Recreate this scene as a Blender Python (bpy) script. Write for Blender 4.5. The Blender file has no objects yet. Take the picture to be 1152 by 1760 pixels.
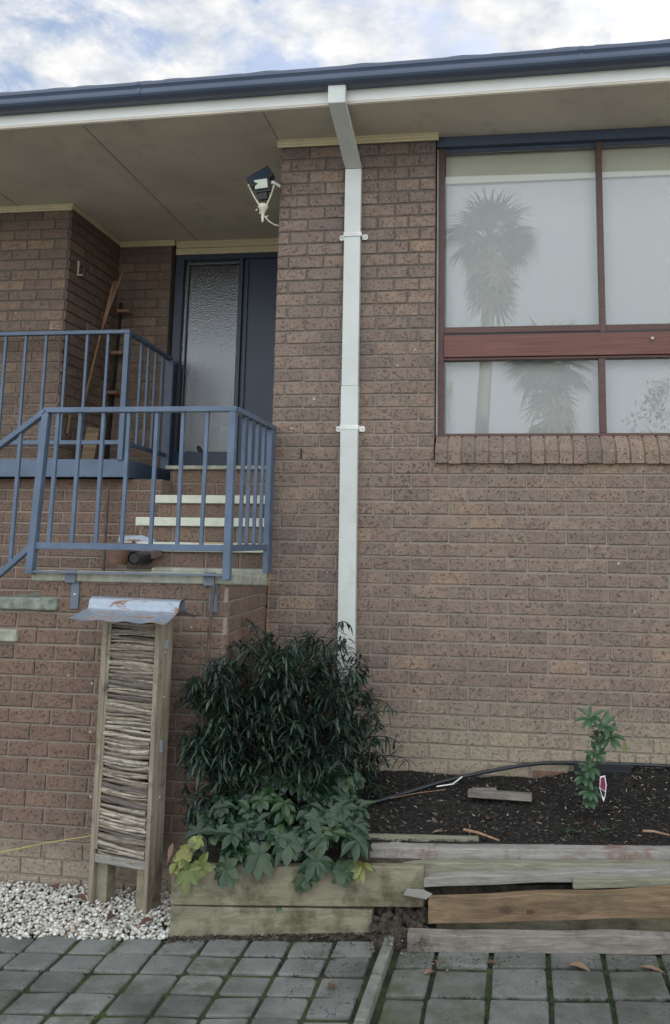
import bpy, bmesh, math, random
from mathutils import Vector, Matrix, Euler
from mathutils import noise as mnoise
random.seed(7)
SC = bpy.context.scene
COL = SC.collection

# ---------------------------------------------------------------- camera
cam_d = bpy.data.cameras.new("camera")
cam = bpy.data.objects.new("camera", cam_d)
COL.objects.link(cam)
p_, r_, y_ = 0.1388, 0.0129, -0.1285
F = Vector((math.sin(y_)*math.cos(p_), math.cos(y_)*math.cos(p_), math.sin(p_)))
R0 = Vector((math.cos(y_), -math.sin(y_), 0))
U0 = R0.cross(F)
Rr = R0*math.cos(r_) + U0*math.sin(r_)
Ur = -R0*math.sin(r_) + U0*math.cos(r_)
m = Matrix((( Rr.x, Ur.x, -F.x), (Rr.y, Ur.y, -F.y), (Rr.z, Ur.z, -F.z)))
cam.matrix_world = Matrix.Translation((0.648, -5.144, -2.558)) @ m.to_4x4()
cam_d.sensor_fit = 'VERTICAL'
cam_d.sensor_height = 36
cam_d.sensor_width = 36*670/1024
cam_d.lens = 1401/1760*36
cam_d.shift_x = -0.0542
cam_d.shift_y = -0.0849
cam_d.clip_end = 2000
SC.camera = cam

# ---------------------------------------------------------------- sky and sun
SUN_EL, SUN_AZ = math.radians(38), math.radians(28)      # sun stands behind the house, to the right
w = bpy.data.worlds.new("World"); SC.world = w; w.use_nodes = True
nt = w.node_tree; nt.nodes.clear()
def N(nt, t, **k):
    n = nt.nodes.new(t)
    for a, b in k.items():
        if a in n.inputs: n.inputs[a].default_value = b
        else: setattr(n, a, b)
    return n
out = N(nt, 'ShaderNodeOutputWorld'); bg = N(nt, 'ShaderNodeBackground'); bg.inputs[1].default_value = 0.12
sky = N(nt, 'ShaderNodeTexSky'); sky.sky_type = 'NISHITA'; sky.sun_disc = False
sky.sun_elevation = SUN_EL; sky.sun_rotation = SUN_AZ
tc = N(nt, 'ShaderNodeTexCoord')
sep = N(nt, 'ShaderNodeSeparateXYZ'); nt.links.new(tc.outputs['Generated'], sep.inputs[0])
def M_(nt, op, a, b=None, c=None):
    n = nt.nodes.new('ShaderNodeMath'); n.operation = op
    for i, v in enumerate((a, b, c)):
        if v is None: continue
        if isinstance(v, (int, float)): n.inputs[i].default_value = v
        else: nt.links.new(v, n.inputs[i])
    return n.outputs[0]
zz = M_(nt, 'ADD', M_(nt, 'MAXIMUM', sep.outputs[2], 0), 0.12)
cx = N(nt, 'ShaderNodeCombineXYZ')
nt.links.new(M_(nt, 'DIVIDE', sep.outputs[0], zz), cx.inputs[0]); nt.links.new(M_(nt, 'DIVIDE', sep.outputs[1], zz), cx.inputs[1])
n1 = N(nt, 'ShaderNodeTexNoise', Scale=6.5, Detail=9.0, Roughness=0.62, Distortion=0.35)
nt.links.new(cx.outputs[0], n1.inputs['Vector'])
n2 = N(nt, 'ShaderNodeTexNoise', Scale=1.6, Detail=3.0)
nt.links.new(cx.outputs[0], n2.inputs['Vector'])
cl = M_(nt, 'ADD', n1.outputs[0], M_(nt, 'MULTIPLY', n2.outputs[0], 0.5))
rp = N(nt, 'ShaderNodeValToRGB'); rp.color_ramp.elements[0].position = 0.60; rp.color_ramp.elements[0].color = (.22, .22, .22, 1); rp.color_ramp.elements[1].position = 0.78
nt.links.new(cl, rp.inputs[0])
n3 = N(nt, 'ShaderNodeTexNoise', Scale=9.0, Detail=6.0, Roughness=0.6)
nt.links.new(cx.outputs[0], n3.inputs['Vector'])
cr = N(nt, 'ShaderNodeValToRGB')
cr.color_ramp.elements[0].position = 0.35; cr.color_ramp.elements[0].color = (0.62, 0.67, 0.74, 1)
cr.color_ramp.elements[1].position = 0.65; cr.color_ramp.elements[1].color = (1, .98, .95, 1)
nt.links.new(n3.outputs[0], cr.inputs[0])
cs = N(nt, 'ShaderNodeVectorMath', operation='SCALE'); cs.inputs['Scale'].default_value = 6.6
mx = N(nt, 'ShaderNodeMix'); mx.data_type = 'RGBA'
back = N(nt, 'ShaderNodeMapRange'); nt.links.new(sep.outputs[1], back.inputs[0])
for i_, v_ in enumerate((0.25, -0.35, 0, 1)): back.inputs[i_+1].default_value = v_
fm = N(nt, 'ShaderNodeMix'); fm.data_type = 'FLOAT'; nt.links.new(back.outputs[0], fm.inputs[0]); nt.links.new(rp.outputs[0], fm.inputs[2]); fm.inputs[3].default_value = 0.86
nt.links.new(M_(nt, 'ADD', 6.6, M_(nt, 'MULTIPLY', back.outputs[0], 7.5)), cs.inputs['Scale'])   # front-lit clouds behind the camera, brightened to put more light on the facade
cm_ = N(nt, 'ShaderNodeMix'); cm_.data_type = 'RGBA'; nt.links.new(back.outputs[0], cm_.inputs[0]); nt.links.new(cr.outputs[0], cm_.inputs[6]); cm_.inputs[7].default_value = (.84, .9, .95, 1); nt.links.new(cm_.outputs[2], cs.inputs[0])
nt.links.new(fm.outputs[0], mx.inputs[0]); nt.links.new(sky.outputs[0], mx.inputs[6]); nt.links.new(cs.outputs[0], mx.inputs[7])
nt.links.new(mx.outputs[2], bg.inputs[0]); nt.links.new(bg.outputs[0], out.inputs[0])

sd = bpy.data.lights.new("sun", 'SUN'); sd.energy = 4.0; sd.angle = math.radians(0.6); sd.color = (1, .95, .86)
sun = bpy.data.objects.new("sun", sd); COL.objects.link(sun)
dirv = Vector((math.sin(SUN_AZ)*math.cos(SUN_EL), math.cos(SUN_AZ)*math.cos(SUN_EL), math.sin(SUN_EL)))
sun.rotation_euler = dirv.to_track_quat('Z', 'Y').to_euler()
SC.view_settings.view_transform = 'Standard'; SC.view_settings.look = 'None'
SC.view_settings.exposure = 0.45; SC.view_settings.gamma = 1
SC.render.engine = 'CYCLES'
SC.cycles.max_bounces = 8; SC.cycles.transparent_max_bounces = 12

# ---------------------------------------------------------------- material helpers
def mat(name):
    mt = bpy.data.materials.new(name); mt.use_nodes = True
    t = mt.node_tree; b = t.nodes['Principled BSDF']
    return mt, t, b
def L(t, a, b): t.links.new(a, b)
def ramp(t, src, stops, interp='LINEAR'):
    r = t.nodes.new('ShaderNodeValToRGB'); e = r.color_ramp.elements; r.color_ramp.interpolation = interp
    while len(e) < len(stops): e.new(0.5)
    for i, (p, c) in enumerate(stops): e[i].position = p; e[i].color = (*c, 1) if len(c) == 3 else c
    L(t, src, r.inputs[0]); return r.outputs[0]
def noise(t, vec, scale, detail=5, rough=.55, dist=0):
    n = t.nodes.new('ShaderNodeTexNoise'); n.inputs['Scale'].default_value = scale
    n.inputs['Detail'].default_value = detail; n.inputs['Roughness'].default_value = rough; n.inputs['Distortion'].default_value = dist
    L(t, vec, n.inputs['Vector']); return n.outputs[0]
def mix(t, fac, a, b, mode='MIX'):
    n = t.nodes.new('ShaderNodeMix'); n.data_type = 'RGBA'; n.blend_type = mode
    for s, v in ((0, fac), (6, a), (7, b)):
        if isinstance(v, (int, float)): n.inputs[s].default_value = v
        elif isinstance(v, tuple): n.inputs[s].default_value = (*v, 1)
        else: L(t, v, n.inputs[s])
    return n.outputs[2]
def coords(t, scale=(1, 1, 1), rot=(0, 0, 0)):
    c = t.nodes.new('ShaderNodeTexCoord'); mp = t.nodes.new('ShaderNodeMapping')
    mp.inputs['Scale'].default_value = scale; mp.inputs['Rotation'].default_value = rot
    L(t, c.outputs['Object'], mp.inputs[0]); return mp.outputs[0]
def bump(t, b, h, strength=.3, dist=.01):
    n = t.nodes.new('ShaderNodeBump'); n.inputs['Strength'].default_value = strength; n.inputs['Distance'].default_value = dist
    L(t, h, n.inputs['Height']); L(t, n.outputs[0], b.inputs['Normal'])
def attr(t, name='rnd'):
    a = t.nodes.new('ShaderNodeAttribute'); a.attribute_name = name; return a.outputs['Fac']
def sepz(t, vec, i=2):
    s = t.nodes.new('ShaderNodeSeparateXYZ'); L(t, vec, s.inputs[0]); return s.outputs[i]
def maprange(t, v, a, b, c=0, d=1):
    n = t.nodes.new('ShaderNodeMapRange'); L(t, v, n.inputs[0])
    for i, x in enumerate((a, b, c, d)): n.inputs[i+1].default_value = x
    return n.outputs[0]
def plain(name, col, rough=.5, metal=0, var=.15, scale=8, bmp=.1, dirt=None, spec=.5):
    mt, t, b = mat(name); v = coords(t)
    n = noise(t, v, scale, 6)
    c = mix(t, ramp(t, n, [(.35, (0, 0, 0)), (.65, (1, 1, 1))]), tuple(x*(1-var) for x in col), tuple(min(1, x*(1+var)) for x in col))
    if dirt:
        n2 = noise(t, v, scale*3.1, 8, .7)
        c = mix(t, ramp(t, n2, [(.55, (0, 0, 0)), (.75, (1, 1, 1))]), c, dirt)
    L(t, c, b.inputs['Base Color']); b.inputs['Roughness'].default_value = rough; b.inputs['Metallic'].default_value = metal
    b.inputs['Specular IOR Level'].default_value = spec
    bump(t, b, noise(t, v, scale*12, 4), bmp, .004)
    return mt

def make_brick(name, tones, pale, lo, hi, top_dark, patchy=.5):
    """speckled fired brick; tones by brick, pale salt stain below z = hi, damp dark stain at the head of the wall"""
    mt, t, b = mat(name); v = coords(t)
    c = ramp(t, attr(t), [(i/(len(tones)-1), x) for i, x in enumerate(tones)])
    n = noise(t, v, 14, 6, .65)
    c = mix(t, maprange(t, n, .35, .68, 0, .55), c, (.115, .083, .070))
    sp = noise(t, v, 70, 4, .65, .6)                      # iron spots
    c = mix(t, ramp(t, sp, [(.55, (0, 0, 0)), (.68, (.58, .58, .58))]), c, (.05, .034, .03))
    gr = noise(t, v, 240, 2, .6)
    c = mix(t, maprange(t, gr, .35, .7, 0, .3), c, (.34, .27, .22))
    c = mix(t, maprange(t, noise(t, v, 1.3, 4, .6), .38, .65, 0, .22), c, (.17, .14, .125))
    z = sepz(t, v)
    wob = noise(t, v, 3.5, 5, .6)
    ph = M_(t, 'ADD', z, maprange(t, wob, 0, 1, -.16, .16))
    f = maprange(t, ph, hi, lo, 0, .62)
    c = mix(t, f, c, pale)
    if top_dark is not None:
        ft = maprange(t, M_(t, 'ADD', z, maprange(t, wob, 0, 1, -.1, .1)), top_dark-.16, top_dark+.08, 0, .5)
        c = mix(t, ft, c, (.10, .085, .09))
    vo = t.nodes.new('ShaderNodeTexVoronoi'); vo.inputs['Scale'].default_value = 6.5; L(t, v, vo.inputs['Vector'])
    c = mix(t, ramp(t, vo.outputs['Distance'], [(.035, (.8, .8, .8)), (.06, (0, 0, 0))]), c, (.55, .5, .42))
    L(t, c, b.inputs['Base Color']); b.inputs['Roughness'].default_value = .88
    b.inputs['Specular IOR Level'].default_value = .25
    h = M_(t, 'SUBTRACT', noise(t, v, 60, 6, .7), M_(t, 'MULTIPLY', ramp(t, sp, [(.58, (0, 0, 0)), (.66, (1, 1, 1))]), .8))
    bump(t, b, M_(t, 'ADD', h, M_(t, 'MULTIPLY', noise(t, v, 22, 4, .6), 1.2)), .9, .008)
    return mt
MAIN_T = [(.262, .183, .145), (.305, .218, .175), (.245, .175, .145), (.285, .20, .158), (.325, .235, .18), (.205, .155, .132), (.295, .21, .165), (.38, .262, .185)]
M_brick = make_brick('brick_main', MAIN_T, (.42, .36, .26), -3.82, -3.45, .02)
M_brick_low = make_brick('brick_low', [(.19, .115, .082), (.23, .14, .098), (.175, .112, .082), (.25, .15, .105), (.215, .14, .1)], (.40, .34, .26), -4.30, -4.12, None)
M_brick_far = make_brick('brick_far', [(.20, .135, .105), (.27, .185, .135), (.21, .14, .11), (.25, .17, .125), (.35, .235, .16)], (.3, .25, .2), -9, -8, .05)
def mortar_mat():
    mt, t, b = mat('mortar'); v = coords(t)
    n = noise(t, v, 5, 6, .6); z = sepz(t, v)
    c = mix(t, n, (.24, .20, .165), (.33, .28, .235))
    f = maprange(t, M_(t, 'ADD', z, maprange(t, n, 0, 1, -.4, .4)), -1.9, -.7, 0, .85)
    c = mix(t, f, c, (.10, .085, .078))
    L(t, c, b.inputs['Base Color']); b.inputs['Roughness'].default_value = .95
    bump(t, b, noise(t, v, 150, 4), .6, .004); return mt
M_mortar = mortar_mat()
M_steel = plain('blue_paint', (.090, .130, .198), .42, 0, .14, 9, .12, (.075, .10, .14))
M_gutter = plain('gutter_steel', (.07, .092, .145), .35, 0, .08, 3, .03)
M_roof = plain('roof_tile', (.045, .06, .09), .6, 0, .3, 20, .3)
M_fascia = plain('fascia_paint', (.80, .81, .78), .45, 0, .04, 3, .05)
M_soffit = plain('soffit_sheet', (.68, .61, .53), .8, 0, .10, 1.6, .05, (.52, .47, .40))
M_seam = plain('soffit_seam', (.2, .18, .16), .8)
M_cream = plain('cream_moulding', (.66, .57, .38), .5, 0, .06, 5, .1, (.5, .42, .28))
M_pipe = plain('pipe_white', (.58, .60, .57), .35, 0, .05, 3, .04, (.50, .51, .46))
M_conc = plain('old_concrete', (.36, .36, .29), .95, 0, .25, 14, .9, (.20, .20, .15))
M_edge = plain('edge_concrete', (.19, .19, .165), .95, 0, .25, 14, .9, (.08, .085, .05))
M_moss_conc = plain('mossy_concrete', (.22, .24, .2), .95, 0, .35, 22, .9, (.42, .43, .4))
M_tread = plain('painted_tread', (.62, .62, .52), .7, 0, .06, 10, .3, (.48, .47, .38))
M_navy = plain('navy_door', (.028, .042, .075), .4, 0, .1, 4, .05)
M_black = plain('black_plastic', (.02, .02, .023), .45, 0, .1, 8, .05)
M_dark = plain('dark_interior', (.03, .03, .032), .9)
M_room = plain('room_wall', (.5, .48, .44), .9)
M_blind = plain('blind_fabric', (.80, .80, .79), .9, 0, .02, 1.5, .05)
M_shaded_blind = plain('shaded_blind_top', (.88, .84, .70), .8, 0, .03, 3, .05)
M_winbrown = None
def wood(name, a, bcol, scale=(1, 14, 14), rough=.8, dirt=None, knot=False, rot=(0, 0, 0), bmp=.5, dfac=(.5, .7)):
    mt, t, b = mat(name); v = coords(t, scale, rot)
    n = noise(t, v, 3.2, 8, .65, .6)
    c = ramp(t, n, [(.3, a), (.5, tuple((x+y)/2 for x, y in zip(a, bcol))), (.68, bcol)])
    if knot:
        vv = coords(t)
        for kx, kz, rr in ((.69, -4.262, .030), (.80, -4.268, .020), (1.75, -4.24, .02)):
            sub = t.nodes.new('ShaderNodeVectorMath'); sub.operation = 'SUBTRACT'; L(t, vv, sub.inputs[0]); sub.inputs[1].default_value = (kx, -1.03, kz)
            scv = t.nodes.new('ShaderNodeVectorMath'); scv.operation = 'MULTIPLY'; L(t, sub.outputs[0], scv.inputs[0]); scv.inputs[1].default_value = (.62, 0, 1)
            ln = t.nodes.new('ShaderNodeVectorMath'); ln.operation = 'LENGTH'; L(t, scv.outputs[0], ln.inputs[0])
            dd = M_(t, 'ADD', ln.outputs['Value'], maprange(t, noise(t, vv, 30, 4), 0, 1, -.008, .008))
            ring = M_(t, 'MULTIPLY', M_(t, 'ADD', M_(t, 'SINE', M_(t, 'MULTIPLY', dd, 620)), 1), maprange(t, dd, .02, .055, .3, 0))
            c = mix(t, ring, c, (.10, .055, .025))
            c = mix(t, maprange(t, dd, rr*.75, rr*.45, 0, .8), c, (.07, .042, .025))
    if dirt:
        vv = coords(t)
        c = mix(t, ramp(t, noise(t, vv, 7, 7, .68), [(dfac[0], (0, 0, 0)), (dfac[1], (1, 1, 1))]), c, dirt)
    L(t, c, b.inputs['Base Color']); b.inputs['Roughness'].default_value = rough
    b.inputs['Specular IOR Level'].default_value = .3
    bump(t, b, noise(t, v, 9, 8, .7), bmp, .006)
    return mt
M_redwood = wood('stained_timber', (.12, .05, .042), (.20, .088, .07), (.8, 20, 20), .45, None, bmp=.15)
M_redframe = wood('frame_stain', (.085, .05, .044), (.135, .075, .062), (.8, 20, 20), .45, None, bmp=.1)
M_sleeper = wood('treated_sleeper', (.17, .15, .10), (.31, .28, .195), (1, 9, 9), .85, (.085, .08, .045), dfac=(.46, .66))
M_greyboard = wood('weathered_board', (.18, .17, .155), (.35, .33, .30), (1, 18, 18), .85, (.16, .14, .11), dfac=(.6, .75))
M_greenboard = wood('green_board', (.15, .145, .10), (.29, .28, .21), (1, 16, 16), .85, (.12, .11, .07), dfac=(.6, .78))
M_pine = wood('yellow_pine', (.10, .066, .04), (.27, .185, .11), (.4, 12, 12), .7, (.12, .10, .055), True, dfac=(.50, .70))
M_pinkboard = wood('pink_board', (.15, .128, .112), (.31, .275, .24), (1, 12, 12), .85, (.11, .09, .075), dfac=(.50, .70))
M_redgrey = wood('red_grey_board', (.21, .195, .18), (.37, .35, .32), (1, 14, 14), .85, (.20, .115, .085), dfac=(.50, .66))
M_plank = wood('hotel_plank', (.17, .135, .095), (.36, .31, .235), (14, 14, 1), .85, (.08, .062, .045), dfac=(.55, .72))
M_stickw = wood('trellis_wood', (.24, .13, .08), (.40, .24, .15), (10, 10, 1), .8)
M_barkchip = plain('bark_piece', (.06, .045, .035), .9)
M_rusty = plain('rusty_pipe', (.12, .085, .07), .7, .3, .3, 14, .3, (.2, .09, .05))

def stick_mat():
    mt, t, b = mat('split_sticks'); oi = t.nodes.new('ShaderNodeObjectInfo')
    v = coords(t, (2, 25, 25))
    base = ramp(t, oi.outputs['Random'], [(0, (.26, .22, .17)), (.3, (.42, .37, .30)), (.6, (.52, .46, .37)), (.85, (.36, .29, .22)), (1, (.14, .12, .11))])
    n = noise(t, v, 4, 8, .7)
    c = mix(t, ramp(t, n, [(.45, (0, 0, 0)), (.62, (.75, .75, .75))]), base, (.08, .062, .05))
    L(t, c, b.inputs['Base Color']); b.inputs['Roughness'].default_value = .9
    bump(t, b, noise(t, v, 8, 8, .7), .8, .004); return mt
M_stick = stick_mat()
def galv_mat():
    mt, t, b = mat('galvanised_rust'); v = coords(t); v2 = coords(t, (1, 3.5, 3.5), (0, 0, .1))
    n = noise(t, v2, 5, 7, .7, .5)
    n2 = noise(t, v, 30, 3)
    f = ramp(t, n, [(.545, (0, 0, 0)), (.585, (1, 1, 1))])
    base = mix(t, n2, (.24, .275, .33), (.36, .40, .46))
    c = mix(t, f, base, mix(t, n2, (.16, .075, .045), (.30, .19, .13)))
    L(t, c, b.inputs['Base Color']); L(t, M_(t, 'SUBTRACT', .45, M_(t, 'MULTIPLY', f, .45)), b.inputs['Metallic'])
    L(t, maprange(t, f, 0, 1, .33, .9), b.inputs['Roughness']); bump(t, b, n2, .15, .004); return mt
M_galv = galv_mat()
def pebble_mat():
    mt, t, b = mat('white_pebbles'); v = coords(t)
    c = ramp(t, attr(t), [(0, (.30, .27, .23)), (.12, (.48, .45, .40)), (.5, (.62, .60, .55)), (.85, (.74, .73, .69)), (.96, (.45, .36, .27)), (1, (.2, .12, .08))])
    c = mix(t, maprange(t, noise(t, v, 60, 4), .4, .75, 0, .4), c, (.3, .26, .2))
    L(t, c, b.inputs['Base Color']); b.inputs['Roughness'].default_value = .7; return mt
M_pebble = pebble_mat()
def paver_mat(name, a, bc, moss):
    mt, t, b = mat(name); v = coords(t)
    c = ramp(t, attr(t), [(0, a), (1, bc)])
    c = mix(t, maprange(t, noise(t, v, 9, 6, .65), .35, .7, 0, .55), c, (.10, .105, .105))
    c = mix(t, maprange(t, noise(t, v, 160, 3, .6), .5, .75, 0, .5), c, (.34, .34, .32))
    c = mix(t, ramp(t, noise(t, v, 3.3, 7, .7), [(moss, (0, 0, 0)), (moss+.16, (.85, .85, .85))]), c, (.07, .085, .035))
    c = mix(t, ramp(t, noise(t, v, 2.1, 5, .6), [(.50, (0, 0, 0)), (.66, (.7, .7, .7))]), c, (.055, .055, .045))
    c = mix(t, ramp(t, noise(t, v, 38, 3, .5), [(.68, (0, 0, 0)), (.72, (.6, .6, .6))]), c, (.04, .035, .025))
    L(t, c, b.inputs['Base Color']); b.inputs['Roughness'].default_value = .92; b.inputs['Specular IOR Level'].default_value = .3
    bump(t, b, M_(t, 'ADD', noise(t, v, 120, 5, .7), noise(t, v, 18, 4)), .6, .006); return mt
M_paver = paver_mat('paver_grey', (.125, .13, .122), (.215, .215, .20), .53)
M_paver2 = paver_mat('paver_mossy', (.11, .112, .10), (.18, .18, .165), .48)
def joint_mat():
    mt, t, b = mat('joint_moss'); v = coords(t)
    c = ramp(t, noise(t, v, 6, 7, .7), [(.38, (.022, .020, .015)), (.50, (.04, .042, .018)), (.62, (.055, .085, .018))])
    L(t, c, b.inputs['Base Color']); b.inputs['Roughness'].default_value = 1; bump(t, b, noise(t, v, 90, 6, .7), 1, .012); return mt
M_joint = joint_mat()
M_soil = plain('mulch_soil', (.016, .013, .011), .97, 0, .5, 40, 1, (.045, .035, .027))
M_dirt = plain('dry_dirt', (.055, .043, .032), .97, 0, .5, 30, 1, (.11, .09, .065))
def chip_mat():
    mt, t, b = mat('mulch_chips')
    c = ramp(t, attr(t), [(0, (.008, .007, .006)), (.55, (.022, .017, .014)), (.78, (.05, .038, .03)), (.9, (.13, .10, .075)), (1, (.5, .43, .32))])
    L(t, c, b.inputs['Base Color']); b.inputs['Roughness'].default_value = .85; return mt
M_chip = chip_mat()
def leaf_mat(name, cols, rough=.45, vein=None, trans=.12):
    mt, t, b = mat(name); v = coords(t)
    c = ramp(t, attr(t), [(i/(len(cols)-1), x) for i, x in enumerate(cols)])
    c = mix(t, maprange(t, noise(t, v, 25, 4), .3, .7, 0, .35), c, tuple(x*.5 for x in cols[0]))
    L(t, c, b.inputs['Base Color']); b.inputs['Roughness'].default_value = rough
    tr = t.nodes.new('ShaderNodeBsdfTranslucent'); L(t, c, tr.inputs[0])
    ms = t.nodes.new('ShaderNodeMixShader'); ms.inputs[0].default_value = trans
    L(t, b.outputs[0], ms.inputs[1]); L(t, tr.outputs[0], ms.inputs[2])
    L(t, ms.outputs[0], t.nodes['Material Output'].inputs[0]); return mt
M_shrub = leaf_mat('shrub_leaf', [(.010, .026, .020), (.017, .040, .030), (.034, .064, .042), (.085, .115, .07)], .42)
M_hell = leaf_mat('hellebore_leaf', [(.007, .026, .011), (.013, .038, .015), (.022, .055, .021), (.05, .085, .032)], .38)
M_yellow = leaf_mat('yellow_leaf', [(.10, .14, .035), (.18, .20, .05), (.28, .26, .06), (.12, .15, .05)], .5)
M_young = leaf_mat('young_leaf', [(.035, .08, .04), (.055, .11, .05), (.07, .14, .065)], .45)
M_palm = leaf_mat('palm_leaf', [(.13, .17, .09), (.18, .22, .12), (.24, .27, .16)], .5)
M_skirt = leaf_mat('palm_skirt', [(.30, .25, .17), (.42, .35, .24), (.55, .45, .3)], .7)
M_deadleaf = leaf_mat('dead_leaf', [(.10, .045, .03), (.20, .11, .065), (.27, .18, .12)], .7)
M_stem = plain('stem_green', (.06, .07, .03), .6)
M_trunk = plain('palm_bark', (.5, .44, .36), .9, 0, .3, 6, .8)
M_branch = plain('shrub_branch', (.022, .018, .014), .9)
M_grass = plain('lawn', (.15, .145, .11), .95, 0, .4, 3, .8, (.22, .20, .17))
M_whiteplastic = plain('white_plastic', (.75, .75, .72), .4)
M_creamfix = plain('cream_casting', (.62, .58, .46), .5, 0, .1, 10, .2, (.35, .3, .2))
M_sensor = plain('sensor_face', (.55, .58, .48), .35)
M_floodglass = plain('flood_glass', (.025, .04, .06), .12)
M_terra = plain('terracotta', (.19, .105, .07), .85, 0, .2, 10, .4)
M_string = plain('orange_string', (.5, .25, .06), .8)
M_ystring = plain('yellow_string', (.5, .4, .12), .8)
M_tagp = plain('tag_magenta', (.22, .02, .08), .4, 0, .3, 30)
M_hose = plain('black_hose', (.016, .019, .024), .35)
M_greypaint = plain('grey_bracket', (.13, .155, .2), .6, 0, .1, 12, .2, (.2, .13, .1))

def glass_mat(name, tint, refl, bumpy=0, thr=None):
    mt, t, b = mat(name); t.nodes.remove(b)
    g = t.nodes.new('ShaderNodeBsdfGlossy'); g.inputs['Roughness'].default_value = .0 if not bumpy else .16
    tr = t.nodes.new('ShaderNodeBsdfTransparent'); tr.inputs[0].default_value = (*tint, 1)
    fr = t.nodes.new('ShaderNodeFresnel'); fr.inputs[0].default_value = 1.5
    f = M_(t, 'ADD', M_(t, 'MULTIPLY', fr.outputs[0], 1.0), refl)
    ms = t.nodes.new('ShaderNodeMixShader'); L(t, f, ms.inputs[0]); L(t, tr.outputs[0], ms.inputs[1]); L(t, g.outputs[0], ms.inputs[2])
    if bumpy:
        v = coords(t); bp = t.nodes.new('ShaderNodeBump'); bp.inputs['Strength'].default_value = bumpy; bp.inputs['Distance'].default_value = .02
        vo = t.nodes.new('ShaderNodeTexVoronoi'); vo.feature = 'SMOOTH_F1'; vo.inputs['Scale'].default_value = 120; L(t, v, vo.inputs['Vector'])
        L(t, vo.outputs['Distance'], bp.inputs['Height']); L(t, bp.outputs[0], g.inputs['Normal']); L(t, bp.outputs[0], fr.inputs['Normal'])
    L(t, ms.outputs[0], t.nodes['Material Output'].inputs[0]); return mt
M_glass = glass_mat('window_glass', (.93, .94, .94), .022)
M_obscure = glass_mat('obscure_glass', (.25, .28, .32), .11, .13)

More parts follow.
